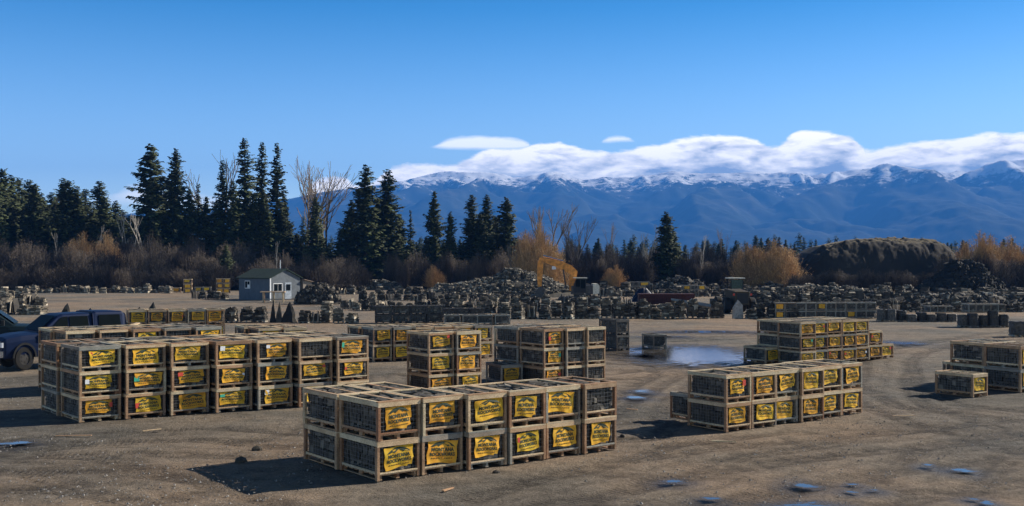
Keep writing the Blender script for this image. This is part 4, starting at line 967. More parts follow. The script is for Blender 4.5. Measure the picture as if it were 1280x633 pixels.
def shrub(seed, W_, H, n, mat, tip=0.6, dens_in=1.0):
    r = random.Random(seed); V_ = []; F_ = []
    lob = [(r.uniform(-.75, .75), r.uniform(-.5, .5), r.uniform(.75, 1.1)) for _ in range(7)]
    for i in range(n):
        lx, ly, lh = r.choice(lob); bx, by = lx * W_ * .5, ly * W_ * .4
        az = r.uniform(0, 6.28); el = min(1.5, abs(r.gauss(0, .75))); Ls = H * lh * r.uniform(.72, 1.0) * (1 - .12 * el) * math.sqrt(max(.1, 1 - .75 * lx * lx))
        x, y, z = bx * .8 + r.uniform(-.4, .4), by + r.uniform(-.4, .4), 0.0; segs = 4; wd = 0.06
        st = r.uniform(0, .35) if r.random() < .3 else 0.0
        px, py, pz = x, y, z
        for s in range(segs):
            f = (s + 1) / segs; rr = el * Ls * .75 * f ** 1.2
            qx, qy, qz = x + math.cos(az) * rr + r.uniform(-.15, .15), y + math.sin(az) * rr + r.uniform(-.15, .15), Ls * math.cos(el * .7) * f - .15 * el * f * f * Ls
            w1 = wd * (1.3 - .9 * (s / segs)); w2 = wd * (1.3 - .9 * f); a = r.uniform(0, 3.14); cx, cy = math.cos(a), math.sin(a) * .3; o = len(V_)
            if f > .3 or r.random() < dens_in:
                V_ += [(px - cx * w1, py - cy * w1, pz), (px + cx * w1, py + cy * w1, pz), (qx + cx * w2, qy + cy * w2, qz), (qx - cx * w2, qy - cy * w2, qz)]; F_.append((o, o + 1, o + 2, o + 3))
            if s >= 1:      # side twigs
                for _ in range(5):
                    a3 = r.uniform(0, 6.28); l3 = tip * r.uniform(.4, 1.1); ex, ey, ez = qx + math.cos(a3) * l3 * .8, qy + math.sin(a3) * l3 * .8, qz + l3 * r.uniform(.0, .6); o = len(V_); w3 = .045
                    V_ += [(qx - cx * w3, qy, qz), (qx + cx * w3, qy, qz), (ex, ey, ez)]; F_.append((o, o + 1, o + 2))
            px, py, pz = qx, qy, qz
    return tri_mesh('shrub', V_, F_, [M[mat]])
SHR = [shrub(1, 11, 8, 2600, 'willow', .8), shrub(2, 11, 8, 2600, 'willow', .8), shrub(3, 9, 7, 900, 'brush', .8), shrub(4, 9, 7, 900, 'brush', .8), shrub(5, 8, 6, 700, 'brush', .9)]
SHW = [11, 11, 9, 9, 8]; SHH = [8, 8, 7, 7, 6]
def bush(k, px, tp, Y, hw, label, name='willow_shrub', cat='willow shrub', mat=None, group=None, ry=[0]):
    ry[0] += 1; h = hz(tp, Y); w = 2 * hw / F * Y
    o = link(name, SHR[k], loc=(gx(px, Y), Y, -.05), rotz=ry[0] * 2.4 if k > 1 else (ry[0] % 3 - 1) * .3, scale=(w / SHW[k], w / SHW[k], h / SHH[k] * 1.02))
    if mat: slotmat(o, M[mat])
    tag(o, label, cat, group)
for k, px, tp, Y, hw, lb in ((0, 958, 301, 185, 30, 'wide orange willow left of the dirt hill, its left dome'), (1, 980, 307, 183, 28, 'orange willow dome nearer the dirt hill'), (1, 937, 304, 187, 24, 'smaller orange willow dome on the wide clump edge'),
                             (0, 668, 279, 190, 27, 'orange willow bush beside the dark fir trio'), (1, 688, 300, 186, 24, 'lower orange willow right of the fir trio'), (0, 768, 331, 190, 15, 'tiny orange willow in the central brush'),
                             (1, 1228, 289, 182, 34, 'big orange willow above the black brush heap'), (0, 1252, 296, 186, 28, 'orange willow dome right of the black heap'), (0, 1282, 306, 180, 20, 'orange willow cut by the frame'),
                             (0, 100, 291, 196, 26, 'orange brush tops in the left thicket'), (1, 134, 291, 197, 20, 'second orange brush top in the left thicket'), (1, 542, 331, 190, 14, 'small rusty bush below the tiered fir')):
    bush(k, px, tp, Y, hw, lb, group=None)
rb = random.Random(4); n = 0
def brushrow(phrase, x0, x1, step, tps, Y, hw, grp):
    i = 0; x = x0
    while x < x1:
        bush(2 + i % 3, x + rb.uniform(-3, 3), tps + rb.uniform(-7, 7), Y + rb.uniform(-4, 4), hw * rb.uniform(.8, 1.2), 'grey-brown bare bush, %s along %s' % (ORD[i], phrase), 'bare_shrub', 'bare shrub', group=grp); x += step; i += 1
brushrow('the left thicket front', -10, 255, 17, 306, 190, 22, 'bushes of the left thicket front'); brushrow('the left thicket back', -5, 330, 18, 296, 200, 22, 'bushes of the left thicket back')
brushrow('the edge behind the shed', 250, 440, 17, 318, 192, 18, 'bushes behind the shed'); brushrow('the strip between fir pair and trio', 490, 600, 13, 314, 190, 15, 'bushes between the firs')
brushrow('the central treeline foot', 600, 930, 15, 316, 198, 17, 'bushes of the central treeline'); brushrow('the back of central brush', 690, 930, 13, 304, 225, 14, 'back bushes of the central treeline')
brushrow('the dirt hill foot', 1000, 1215, 17, 333, 170, 16, 'bushes at the hill foot'); brushrow('the right willow foot', 1190, 1300, 18, 320, 176, 18, 'bushes at the right willows')
brushrow('the lower left thicket', -10, 460, 20, 328, 182, 20, 'low bushes along the left')

# ================================================================== SHED
def shed():
    Y = gy(376); c = (gx(337.5, Y), Y, 0); A = 40
    t_ = thing('shed', 'small blue-grey shed with green roof and pale lit gable end', 'shed', c, R(0))
    u = Vector((-math.cos(R(A)), math.sin(R(A)), 0)); v = Vector((math.sin(R(A)), math.cos(R(A)), 0)); L_, W_, E, Pk = 6.5, 4.7, 2.85, 3.85
    def P(a, b, z): q = u * a + v * b; return (q.x, q.y, z)
    mb = MB(); mb.add([P(0, 0, 0), P(L_, 0, 0), P(L_, 0, E), P(0, 0, E), P(0, W_, 0), P(L_, W_, 0), P(L_, W_, E), P(0, W_, E), P(0, W_ / 2, Pk), P(L_, W_ / 2, Pk)],
                      [(0, 1, 2, 3), (5, 4, 7, 6), (1, 5, 6, 9, 2)]); link('wall', mb.mesh('wall', [M['housewall']]), t_)
    mb = MB(); mb.add([P(0, 0, 0), P(0, W_, 0), P(0, W_, E), P(0, W_ / 2, Pk), P(0, 0, E)], [(0, 1, 2, 3, 4)]); g = link('gable_wall', mb.mesh('gable_wall', [M['housegable']]), t_); g['label'] = 'pale sunlit gable wall'
    mb = MB(); o = .25; e2 = E - .12
    for s in (0, 1):
        b0, b1 = (-.3, W_ / 2) if s == 0 else (W_ + .3, W_ / 2)
        mb.add([P(-o, b0, e2), P(L_ + o, b0, e2), P(L_ + o, b1, Pk + .05), P(-o, b1, Pk + .05), P(-o, b0, e2 + .1), P(L_ + o, b0, e2 + .1), P(L_ + o, b1, Pk + .15), P(-o, b1, Pk + .15)],
               [(0, 1, 2, 3), (7, 6, 5, 4), (0, 4, 5, 1), (1, 5, 6, 2), (0, 3, 7, 4)])
    rf = link('roof', mb.mesh('roof', [M['roofgreen']]), t_)
    mb = MB(); mb.tube(P(1.6, W_ * .6, Pk - .3), P(1.6, W_ * .6, Pk + 1.2), .06, .06, 8); link('stove_pipe', mb.mesh('stove_pipe', [M['chrome']]), rf)
    def quad(nm, a0, a1, z0, z1, out, mat, parent, gable=False, th=.05):
        mb = MB(); vs = []
        for oo in (out, out - th):
            for (a, z) in ((a0, z0), (a1, z0), (a1, z1), (a0, z1)):
                q = (v * a - u * oo) if gable else (u * a - v * oo); vs.append((q.x, q.y, z))
        mb.add(vs, [(0, 1, 2, 3), (7, 6, 5, 4), (0, 4, 5, 1), (1, 5, 6, 2), (2, 6, 7, 3), (3, 7, 4, 0)]); return link(nm, mb.mesh(nm, [mat]), parent)
    w = quad('window', 4.1, 5.2, 1.45, 2.45, .03, M['white'], t_); quad('pane', 4.18, 4.62, 1.53, 2.37, .045, M['glass'], w, th=.01); quad('pane', 4.68, 5.12, 1.53, 2.37, .045, M['glass'], w, th=.01)
    quad('curtain', 4.2, 4.6, 1.55, 1.95, .05, M['white'], w, th=.003)
    d = quad('door', 2.3, 3.3, .15, 2.25, .035, simple('dull_door', (0.3, 0.34, 0.38), .7), t_, True); quad('door_window', 2.45, 3.15, 1.2, 2.0, .045, M['glass'], d, True, .01)
    w2 = quad('window', .5, 1.9, 1.1, 2.15, .03, M['white'], t_, True); quad('pane', .58, 1.17, 1.18, 2.07, .045, M['glass'], w2, True, .01); quad('pane', 1.23, 1.82, 1.18, 2.07, .045, M['glass'], w2, True, .01)
    quad('corner_trim', -.02, .14, 0, E, .03, M['white'], t_, True); quad('base_trim', 0, W_, .0, .25, .02, M['steel'], t_, True)
    # lean-to past the gable
    t2 = thing('lean_to', 'pale plank lean-to joined to the shed', 'lean-to', c, 0)
    mb = MB(); mb.add([P(-.2, W_ + .35, 0), P(-.2, W_ + 3.2, 0), P(-.2, W_ + 3.2, 1.9), P(-.2, W_ + .35, 2.5), P(2.5, W_ + .35, 0), P(2.5, W_ + 3.2, 0), P(2.5, W_ + 3.2, 1.9), P(2.5, W_ + .35, 2.5)],
                      [(0, 1, 2, 3), (1, 5, 6, 2), (4, 0, 3, 7)]); link('wall', mb.mesh('wall', [M['wood_grey']]), t2)
    mb = MB(); mb.add([P(-.5, W_ + .33, 2.56), P(-.5, W_ + 3.4, 1.92), P(2.6, W_ + 3.4, 1.92), P(2.6, W_ + .33, 2.56), P(-.5, W_ + .33, 2.64), P(-.5, W_ + 3.4, 2.0), P(2.6, W_ + 3.4, 2.0), P(2.6, W_ + .33, 2.64)],
                      [(0, 1, 2, 3), (7, 6, 5, 4), (0, 4, 5, 1), (1, 5, 6, 2), (3, 7, 4, 0)]); link('roof', mb.mesh('roof', [M['wood_grey']]), t2)
shed()
def stand():
    Y = gy(378.5); t_ = thing('wooden_stand', 'rough timber work stand before the shed', 'stand', (gx(342, Y), Y, 0), R(5))
    for x in (-1.15, 0.0, 1.1):
        for y in (-.4, .4):
            mb = MB(); mb.box(-.07, .07, -.07, .07, 0, 1.2); link('leg', mb.mesh('leg', [M['wood']]), t_, (x, y, 0))
    mb = MB(); mb.box(-1.5, 1.35, -.55, .55, 1.203, 1.33); link('top_board', mb.mesh('top_board', [M['wood']]), t_)
    mb = MB(); mb.box(-1.1, 1.05, -.36, .36, .35, .45); link('shelf', mb.mesh('shelf', [M['wood_grey']]), t_)
stand()

# ================================================================== EXCAVATOR
def wheel(name, parent, loc, rad, wid, axis='y', rimmat='chrome'):
    mb = MB(); n = 24; prof = [(rad * .55, -wid / 2), (rad * .93, -wid / 2), (rad, -wid * .36), (rad, wid * .36), (rad * .93, wid / 2), (rad * .55, wid / 2)]
    vs = [(math.cos(2 * math.pi * i / n) * p, q, math.sin(2 * math.pi * i / n) * p) for i in range(n) for p, q in prof]; m = len(prof)
    fs = [(i * m + j, i * m + (j + 1) % m, ((i + 1) % n) * m + (j + 1) % m, ((i + 1) % n) * m + j) for i in range(n) for j in range(m)]
    mb.add(vs, fs); w = link(name, None, parent, loc) if False else link('wheel', mb.mesh('tyre', [M['rubber']]), parent, loc)
    mb = MB(); mb.tube((0, -wid * .40, 0), (0, wid * .40, 0), rad * .57, rad * .57, 20)
    for k in range(5):
        a = k * 1.2566; mb.tube((math.cos(a) * rad * .3, -wid * .43, math.sin(a) * rad * .3), (math.cos(a) * rad * .3, -wid * .38, math.sin(a) * rad * .3), rad * .1, rad * .1, 8)
    link('rim', mb.mesh('rim', [M[rimmat]]), w); return w
def excavator():
    Y = gy(378.5); S = Y / F
    t_ = thing('excavator', 'orange tracked excavator with raised boom before the rubble heap', 'excavator', (gx(728, Y), Y, 0), 0)
    X = lambda px: (px - 728) * S
    Zf = lambda py: hz(py, Y)
    for sy in (-1.0, 1.0):
        mb = MB(); prof = [(X(697), .35), (X(701), .02), (X(749), .02), (X(754), .35), (X(750), .72), (X(701), .72)]; mb.prism(prof, sy - .25, sy + .25); k = link('track', mb.mesh('track', [M['steel']]), t_)
        mb = MB()
        for q in range(7): mb.tube((X(702) + q * (X(749) - X(702)) / 6, sy - .27, .36), (X(702) + q * (X(749) - X(702)) / 6, sy + .27, .36), .24, .24, 12)
        link('track_roller', mb.mesh('track_roller', [M['steel']]), k)
    mb = MB(); mb.box(-1.0, 1.0, -.75, .75, .45, .95); link('undercarriage', mb.mesh('undercarriage', [M['steel']]), t_)
    mb = MB(); mb.prism([(X(714), 1.0), (X(742), 1.0), (X(742), 1.95), (X(738), 2.1), (X(714), 2.0)], -1.15, 1.15); link('body', mb.mesh('body', [M['steel']]), t_)
    mb = MB(); mb.prism([(X(740.2), 1.0), (X(748), 1.1), (X(748.5), 2.0), (X(746), 2.25), (X(740.2), 2.25)], -1.2, 1.2); link('counterweight', mb.mesh('counterweight', [M['cream']]), t_)
    mb = MB(); z1 = Zf(348); mb.prism([(X(717), 1.2), (X(731), 1.2), (X(732), z1), (X(720), z1), (X(717), z1 - .7)], -1.35, -.3); cb = link('cab', mb.mesh('cab', [M['black']]), t_)
    mb = MB(); mb.box(X(719), X(724.2), -1.365, -1.352, 1.9, z1 - .15); mb.box(X(725), X(730.5), -1.365, -1.352, 1.7, z1 - .15); link('cab_window', mb.mesh('cab_window', [M['glass']]), cb)
    mb = MB(); mb.box(X(716), X(733), -1.45, -.2, z1 + .003, z1 + .1); link('cab_roof', mb.mesh('cab_roof', [M['cream']]), cb)
    # boom: bent beam
    def beam(pts, hts, y0, y1, mat, nm, par):
        mb = MB(); up = []; lo = []
        for i, ((px, py), hgt) in enumerate(zip(pts, hts)):
            a = pts[max(0, i - 1)]; b = pts[min(len(pts) - 1, i + 1)]; d = Vector((b[0] - a[0], b[1] - a[1])).normalized(); nn = Vector((-d.y, d.x)) * hgt / 2
            c = (X(px), Zf(py)); n2 = Vector((nn.x, -nn.y)); up.append((c[0] + n2.x * S, c[1] + n2.y * S)); lo.append((c[0] - n2.x * S, c[1] - n2.y * S))
        m = len(pts)
        vs = [(x, y, z) for y in (y0, y1) for x, z in up + lo]; q = 2 * m; fs = []
        for i in range(m - 1):
            fs += [(i, i + 1, m + i + 1, m + i), (q + i, q + m + i, q + m + i + 1, q + i + 1), (i, q + i, q + i + 1, i + 1), (m + i, m + i + 1, q + m + i + 1, q + m + i)]
        fs += [(0, m, q + m, q), (m - 1, q + m - 1, q + 2 * m - 1, 2 * m - 1)]; mb.add(vs, fs); return link(nm, mb.mesh(nm, [mat]), par)
    bm = beam([(714, 364), (716, 350), (717, 341), (712, 336.5), (700, 331), (688, 327.5), (678, 325)], [5, 8, 10.5, 10.5, 9, 7, 4], .0, .55, M['orange'], 'boom', t_)
    mb = MB(); mb.tube((X(679), .28, Zf(320)), (X(704), .28, Zf(327)), .14, .14, 8); link('stick_cylinder', mb.mesh('stick_cylinder', [M['chrome']]), bm)
    mb = MB(); mb.tube((X(708), -.02, Zf(362)), (X(704), -.02, Zf(337)), .09, .09, 8); link('boom_cylinder', mb.mesh('boom_cylinder', [M['steel']]), bm)
    mb = MB(); mb.box(X(690), X(695), .03, .045, Zf(337), Zf(333)); link('white_plate', mb.mesh('white_plate', [M['white']]), bm)
    st = beam([(677, 322.5), (675.5, 330), (675, 343), (674.5, 359)], [5, 7.5, 7, 4.5], .05, .55, M['orange'], 'stick', t_)
    mb = MB(); mb.prism([(X(676), Zf(358)), (X(681), Zf(362)), (X(680), Zf(370)), (X(674), Zf(376)), (X(666), Zf(376)), (X(662), Zf(370)), (X(668), Zf(368)), (X(671), Zf(362))], -.35, .85); link('bucket', mb.mesh('bucket', [M['steel']]), t_)
excavator()

def loader():
    Y = gy(391); t_ = thing('wheel_loader', 'dark wheel loader seen from behind among the stone stacks', 'loader', (gx(919.5, Y), Y, 0), R(4))
    mb = MB(); mb.add([(-.62, -2.2, .8), (.62, -2.2, .8), (.62, -2.2, 2.0), (-.62, -2.2, 2.0), (-.7, 1.0, .8), (.7, 1.0, .8), (.7, 1.0, 2.2), (-.7, 1.0, 2.2)], [(0, 1, 2, 3), (5, 4, 7, 6), (1, 5, 6, 2), (4, 0, 3, 7), (3, 2, 6, 7), (0, 4, 5, 1)]); link('engine_cover', mb.mesh('engine_cover', [simple('ochre_dirty', (.05, .035, .015), .7)]), t_)
    mb = MB(); mb.box(-.52, .52, -2.23, -2.204, .95, 1.85); link('radiator_grille', mb.mesh('radiator_grille', [M['black']]), t_)
    z1 = hz(348.5, Y)
    mb = MB(); mb.box(-.6, -.52, -.5, -.42, 2.2, z1); mb.box(.52, .6, -.5, -.42, 2.2, z1); mb.box(-.6, -.52, .8, .88, 2.2, z1); mb.box(.52, .6, .8, .88, 2.2, z1); c = link('cab', mb.mesh('cab', [M['black']]), t_)
    mb = MB(); mb.box(-.52, .52, -.47, -.45, 2.25, z1 - .1); link('cab_window', mb.mesh('cab_window', [simple('greenish_glass', (.03, .055, .042), .3, spec=.3)]), c)
    mb = MB(); mb.box(-.72, .72, -.65, 1.0, z1 + .002, z1 + .1); link('cab_roof', mb.mesh('cab_roof', [M['cream']]), c)
    for sx in (-1, 1):
        for y in (-1.1, 1.9): 
            w = wheel('wheel', t_, (sx * 1.15, y, .72), .74, .55, rimmat='steel'); w.rotation_euler = (0, 0, R(90))
        mb = MB(); mb.box(-.08, .08, -.03, .0, -.1, .1); link('tail_light', mb.mesh('tail_light', [M['redlens']]), t_, (sx * .8, -2.21, 1.75))
    for sx in (-1, 1):
        mb = MB(); mb.box(sx * .5 - .08, sx * .5 + .08, 1.0, 3.2, .8, 1.15); link('lift_arm', mb.mesh('lift_arm', [M['steel']]), t_)
    mb = MB(); mb.prism([(-1.35, .1), (1.35, .1), (1.35, 1.2), (-1.35, 1.2)], 3.2, 4.2); link('bucket', mb.mesh('bucket', [M['steel']]), t_)
loader()
def trough():
    Y = gy(382); t_ = thing('trough', 'long dark red steel trough lying behind the stone line', 'trough', (gx(834, Y), Y, 0), R(-2)); S = Y / F
    z = hz(368.5, Y); mb = MB(); h = z
    prof = [(-36 * S, .15), (22 * S, .15), (33 * S, h * .75), (33 * S, h), (-36 * S, h)]
    mb.prism(prof, -.9, .9); mb2 = link('body', mb.mesh('body', [M['rustred']]), t_)
    for i in range(12):
        mb = MB(); x = -35 * S + i * 4.9 * S; mb.box(x, x + .09, -.97, -.902, .2, h - .06); link('rib', mb.mesh('rib', [M['rustred']]), t_)
    mb = MB(); mb.box(-36.3 * S, 33.3 * S, -1.0, 1.0, h + .002, h + .1); link('rim', mb.mesh('rim', [M['rustred']]), t_)
trough()
# blue and white tarp heap behind the trough
mb = MB(); r = random.Random(3); nn = 16; vs = [(i / nn * 3 - 1.5, j / nn * 2 - 1, max(.02, 1.75 * (1 - (i / nn * 2 - 1) ** 2) * (1 - (j / nn * 2 - 1) ** 2) + r.uniform(-.08, .08))) for j in range(nn + 1) for i in range(nn + 1)]
mb.add(vs, [(j * (nn + 1) + i, j * (nn + 1) + i + 1, (j + 1) * (nn + 1) + i + 1, (j + 1) * (nn + 1) + i) for j in range(nn) for i in range(nn)])
Y = gy(378); tag(link('tarp', mb.mesh('tarp', [simple('blue_tarp', (.004, .008, .028), .5, var=.3)]), loc=(gx(806, Y), Y + 1.5, 0)), 'dark blue tarp thrown over stone behind the trough', 'tarp')

# ================================================================== VEHICLES
def vehicle(kindname, label, cat, loc, rotz, sc, paint, canopy=True):
    t_ = thing(kindname, label, cat, loc, rotz, None, sc); P = M[paint]          # length along x, front at -x, left side at -y
    def shell(nm, rings, mat, par=t_, smooth=False):                          # rings: list of (x, [(y,z)...]) half sections mirrored
        mb = MB(); m = None
        vs = []
        for x, pts in rings:
            full = [(x + (p[2] if len(p) > 2 else 0), p[0], p[1]) for p in pts] + [(x + (p[2] if len(p) > 2 else 0), -p[0], p[1]) for p in reversed(pts)]; vs += full; m = len(full)
        n = len(rings); fs = [(i * m + j, i * m + (j + 1) % m, (i + 1) * m + (j + 1) % m, (i + 1) * m + j) for i in range(n - 1) for j in range(m)] + [tuple(range(m)), tuple(range((n - 1) * m, n * m))[::-1]]
        mb.add(vs, fs); o = link(nm, mb.mesh(nm, [mat], smooth=smooth), par)
        bv = o.modifiers.new('bevel', 'BEVEL'); bv.width = .035; bv.segments = 2; bv.limit_method = 'ANGLE'; return o
    sec = lambda w, z0, z1, crown=.03: [(-w * .96, z0), (-w, z0 + .25), (-w, z1 - .18), (-w * .95, z1 - .02), (-w * .5, z1 + crown)]
    body = shell('body', [(-2.75, sec(.80, .45, .98)), (-2.62, sec(.93, .40, 1.08)), (-2.0, sec(.97, .42, 1.16)), (-1.25, sec(.98, .42, 1.20)), (-.9, sec(.98, .40, 1.22, 0)), (2.62, sec(.97, .42, 1.22, 0)), (2.75, sec(.93, .5, 1.18, 0))], P)
    gh = lambda w0, w1, z0, z1: [(-w0, z0), (-w1, z1 - .05), (-w1 * .85, z1)]
    cab = shell('cab', [(-1.15, gh(.90, .86, 1.19, 1.24)), (-.35, gh(.92, .74, 1.19, 1.76)), (-.15, gh(.92, .75, 1.19, 1.81)), (1.0, gh(.92, .76, 1.19, 1.83)), (1.12, gh(.92, .78, 1.19, 1.80))], P)
    if canopy: cn = shell('canopy', [(1.16, gh(.93, .82, 1.21, 1.83)), (1.3, gh(.93, .83, 1.21, 1.88)), (2.55, gh(.93, .82, 1.21, 1.86)), (2.72, gh(.92, .78, 1.21, 1.75))], P)
    def panel(nm, pts, mat, par, off=.012):           # flat panel on the left/right glasshouse
        for s in (-1, 1):
            mb = MB(); a = [Vector((x, s * y, z)) for x, y, z in pts]; n_ = Vector((0, s, .22)).normalized() * off; vs = [p + n_ for p in a] + [p + n_ * .2 for p in a]; k = len(a)
            f0 = tuple(range(k)) if s < 0 else tuple(range(k))[::-1]
            mb.add(vs, [f0] + [(i, (i + 1) % k, k + (i + 1) % k, k + i) for i in range(k)]); link(nm, mb.mesh(nm, [mat]), par)
    yy = lambda z, wt: .92 - (z - 1.19) / .62 * (.92 - wt)
    panel('side_window', [(-.78, yy(1.27, .75), 1.27), (.05, yy(1.27, .75), 1.27), (.05, yy(1.72, .75), 1.72), (-.22, yy(1.70, .75), 1.70)], M['glass'], cab, .02)
    panel('side_window', [(.13, yy(1.27, .76), 1.27), (.98, yy(1.27, .76), 1.27), (.95, yy(1.72, .76), 1.72), (.13, yy(1.72, .76), 1.72)], M['glass'], cab, .02)
    if canopy: panel('canopy_window', [(1.42, .915, 1.32), (2.45, .915, 1.32), (2.4, .86, 1.74), (1.42, .86, 1.74)], M['glass'], cn, .02)
    mb = MB(); mb.add([(-1.13, -.78, 1.27), (-1.13, .78, 1.27), (-.42, .66, 1.74), (-.42, -.66, 1.74)], [(0, 1, 2, 3)]); w = link('windscreen', mb.mesh('windscreen', [M['glass']]), cab, (-.035, 0, .02))
    for s in (-1, 1):
        mb = MB(); mb.box(-.06, .06, -.14, .14, -.1, .1); link('mirror', mb.mesh('mirror', [M['black']]), t_, (-.72, s * 1.08, 1.32))
        mb = MB(); mb.box(-2.775, -2.70, s * .72 - .19, s * .72 + .19, .78, .94); link('headlight', mb.mesh('headlight', [M['lens']]), t_)
        mb = MB(); mb.box(2.70, 2.79, s * .86 - .07, s * .86 + .07, .85, 1.12); link('tail_light', mb.mesh('tail_light', [M['redlens']]), t_)
        for nm, x0, x1 in (('door', -.95, .1), ('door', .12, 1.05)):
            mb = MB(); mb.box(x0 + .01, x1 - .01, s * .985 - .006, s * .985 + .006, .52, 1.15); d = link(nm, mb.mesh(nm, [P]), t_)
            mb = MB(); mb.box(x1 - .28, x1 - .1, s * 1.0 - .012, s * 1.0 + .012, 1.02, 1.06); link('handle', mb.mesh('handle', [M['black']]), d)
        for x in (-1.85, 1.75):
            wheel('wheel', t_, (x, s * .84, .40), .40, .27, rimmat='steel')
            mb = MB(); n = 14; vs = []
            for a in range(n + 1):
                q = math.pi * a / n
                for rad in (.43, .50):
                    vs += [(x + math.cos(q) * rad, s * .86, .42 + math.sin(q) * rad), (x + math.cos(q) * rad, s * 1.02, .42 + math.sin(q) * rad)]
            fs = []
            for a in range(n):
                b0 = a * 4; fs += [(b0 + 1, b0 + 5, b0 + 7, b0 + 3), (b0, b0 + 4, b0 + 5, b0 + 1), (b0 + 2, b0 + 3, b0 + 7, b0 + 6)]
            mb.add(vs, fs); link('wheel_arch', mb.mesh('wheel_arch', [M['black']]), t_)
    mb = MB(); mb.box(-2.84, -2.72, -.94, .94, .46, .66); link('front_bumper', mb.mesh('front_bumper', [M['chrome' if canopy else 'black']]), t_)
    mb = MB(); mb.box(-2.775, -2.72, -.48, .48, .72, .96)
    link('grille', mb.mesh('grille', [M['black']]), t_)
    mb = MB(); mb.box(2.74, 2.88, -.9, .9, .5, .66); link('rear_bumper', mb.mesh('rear_bumper', [M['black']]), t_)
Yt = 44.0
vehicle('pickup_truck', 'dark blue pickup with matching canopy parked behind the crates', 'pickup', (-19.9, 45.6, 0), R(45), (0.97, 1.1, 1.27), 'bluepaint')
vehicle('parked_car', 'dark teal vehicle cut by the frame behind the pickup', 'car', (gx(-22, 50), 50.5, 0), R(200), (1.1, 1.1, 1.25), 'tealpaint', canopy=True)
# pale lumber leaning behind the pickup
t_ = thing('lumber_stack', 'pale boards piled crosswise beside the pickup tail', 'lumber', (gx(153, 44), 44, 0), R(25))
for i in range(7):
    mb = MB(); mb.box(-.8, .8, -.09, .09, 0, .05); o = link('board', mb.mesh('board', [M['wood']]), t_, (0.05 * i, -.5 + .14 * i, 1.45 + .055 * i)); o.rotation_euler = (0, R(-6 + 4 * (i % 3)), R(-20 + 13 * i))
mb = MB(); mb.box(-.9, .9, -.6, .6, 0, 1.43); link('bearer', mb.mesh('bearer', [M['wood_dark']]), t_)

# ================================================================== CAMERA, SUN, SKY
cam = bpy.data.cameras.new('camera'); co = bpy.data.objects.new('camera', cam); COL.objects.link(co); scn.camera = co
co.location = (0, 0, CAM_H); co.rotation_euler = (R(90), 0, 0); cam.sensor_width = 36; cam.lens = F / 1280 * 36; cam.shift_y = -(316.5 - HOR) / 1280 * -1 * -1
cam.shift_y = (HOR - 316.5) / 1280
cam.clip_start = 0.1; cam.clip_end = 30000
SKY_S, EXPO = 0.078, 0.66
AZ, EL = 69.0, 33.0
sd = Vector((math.sin(R(AZ)) * math.cos(R(EL)), math.cos(R(AZ)) * math.cos(R(EL)), math.sin(R(EL))))
sl = bpy.data.lights.new('sun', 'SUN'); sl.energy = 5.0; sl.angle = R(0.53); sl.color = (1.0, 0.93, 0.82)
so = bpy.data.objects.new('sun', sl); COL.objects.link(so); so.rotation_euler = sd.to_track_quat('Z', 'Y').to_euler()

world = bpy.data.worlds.new('World'); scn.world = world; world.use_nodes = True; nt = world.node_tree; L = nt.links
bg = nt.nodes['Background']; bg.inputs['Strength'].default_value = SKY_S
sky = N(nt, 'ShaderNodeTexSky'); sky.sky_type = 'NISHITA'; sky.sun_disc = False; sky.sun_elevation = R(EL); sky.sun_rotation = R(AZ); sky.altitude = 900; sky.air_density = 1.0; sky.dust_density = 0.2; sky.ozone_density = 3.0
tc = N(nt, 'ShaderNodeTexCoord'); sp = N(nt, 'ShaderNodeSeparateXYZ'); L.new(tc.outputs['Generated'], sp.inputs[0])
def MT(op, a, b=None, c=None, clamp=False):
    n = N(nt, 'ShaderNodeMath', operation=op); n.use_clamp = clamp
    for i, v in enumerate((a, b, c)):
        if v is None: continue
        if isinstance(v, bpy.types.NodeSocket): L.new(v, n.inputs[i])
        else: n.inputs[i].default_value = v
    return n.outputs[0]
az = MT('ARCTAN2', sp.outputs['X'], sp.outputs['Y']); el = MT('ARCSINE', sp.outputs['Z'])
hs = N(nt, 'ShaderNodeHueSaturation'); L.new(sky.outputs[0], hs.inputs['Color'])
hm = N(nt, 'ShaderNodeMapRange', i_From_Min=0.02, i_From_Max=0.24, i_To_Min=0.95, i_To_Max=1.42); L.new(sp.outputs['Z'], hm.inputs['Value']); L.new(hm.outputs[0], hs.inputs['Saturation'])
hm2 = N(nt, 'ShaderNodeMapRange', i_From_Min=0.26, i_From_Max=0.5, i_To_Min=1.0, i_To_Max=0.55); L.new(sp.outputs['Z'], hm2.inputs['Value'])  # sky above the view desaturated so its fill light is less blue
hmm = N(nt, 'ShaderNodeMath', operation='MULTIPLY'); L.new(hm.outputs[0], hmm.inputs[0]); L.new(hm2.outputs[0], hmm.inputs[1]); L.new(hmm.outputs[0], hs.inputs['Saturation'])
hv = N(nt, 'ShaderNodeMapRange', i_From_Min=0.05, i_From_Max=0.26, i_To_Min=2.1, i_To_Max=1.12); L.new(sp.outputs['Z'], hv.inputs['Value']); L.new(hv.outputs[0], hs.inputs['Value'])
zd = N(nt, 'ShaderNodeMapRange', i_From_Min=0.25, i_From_Max=0.6, i_To_Min=1.0, i_To_Max=0.16); zd.interpolation_type = 'SMOOTHSTEP'; L.new(sp.outputs['Z'], zd.inputs['Value'])  # sky above the view dimmed to cut fill light and deepen shadows
vs_ = N(nt, 'ShaderNodeVectorMath', operation='SCALE'); L.new(hs.outputs[0], vs_.inputs[0]); L.new(zd.outputs[0], vs_.inputs['Scale'])
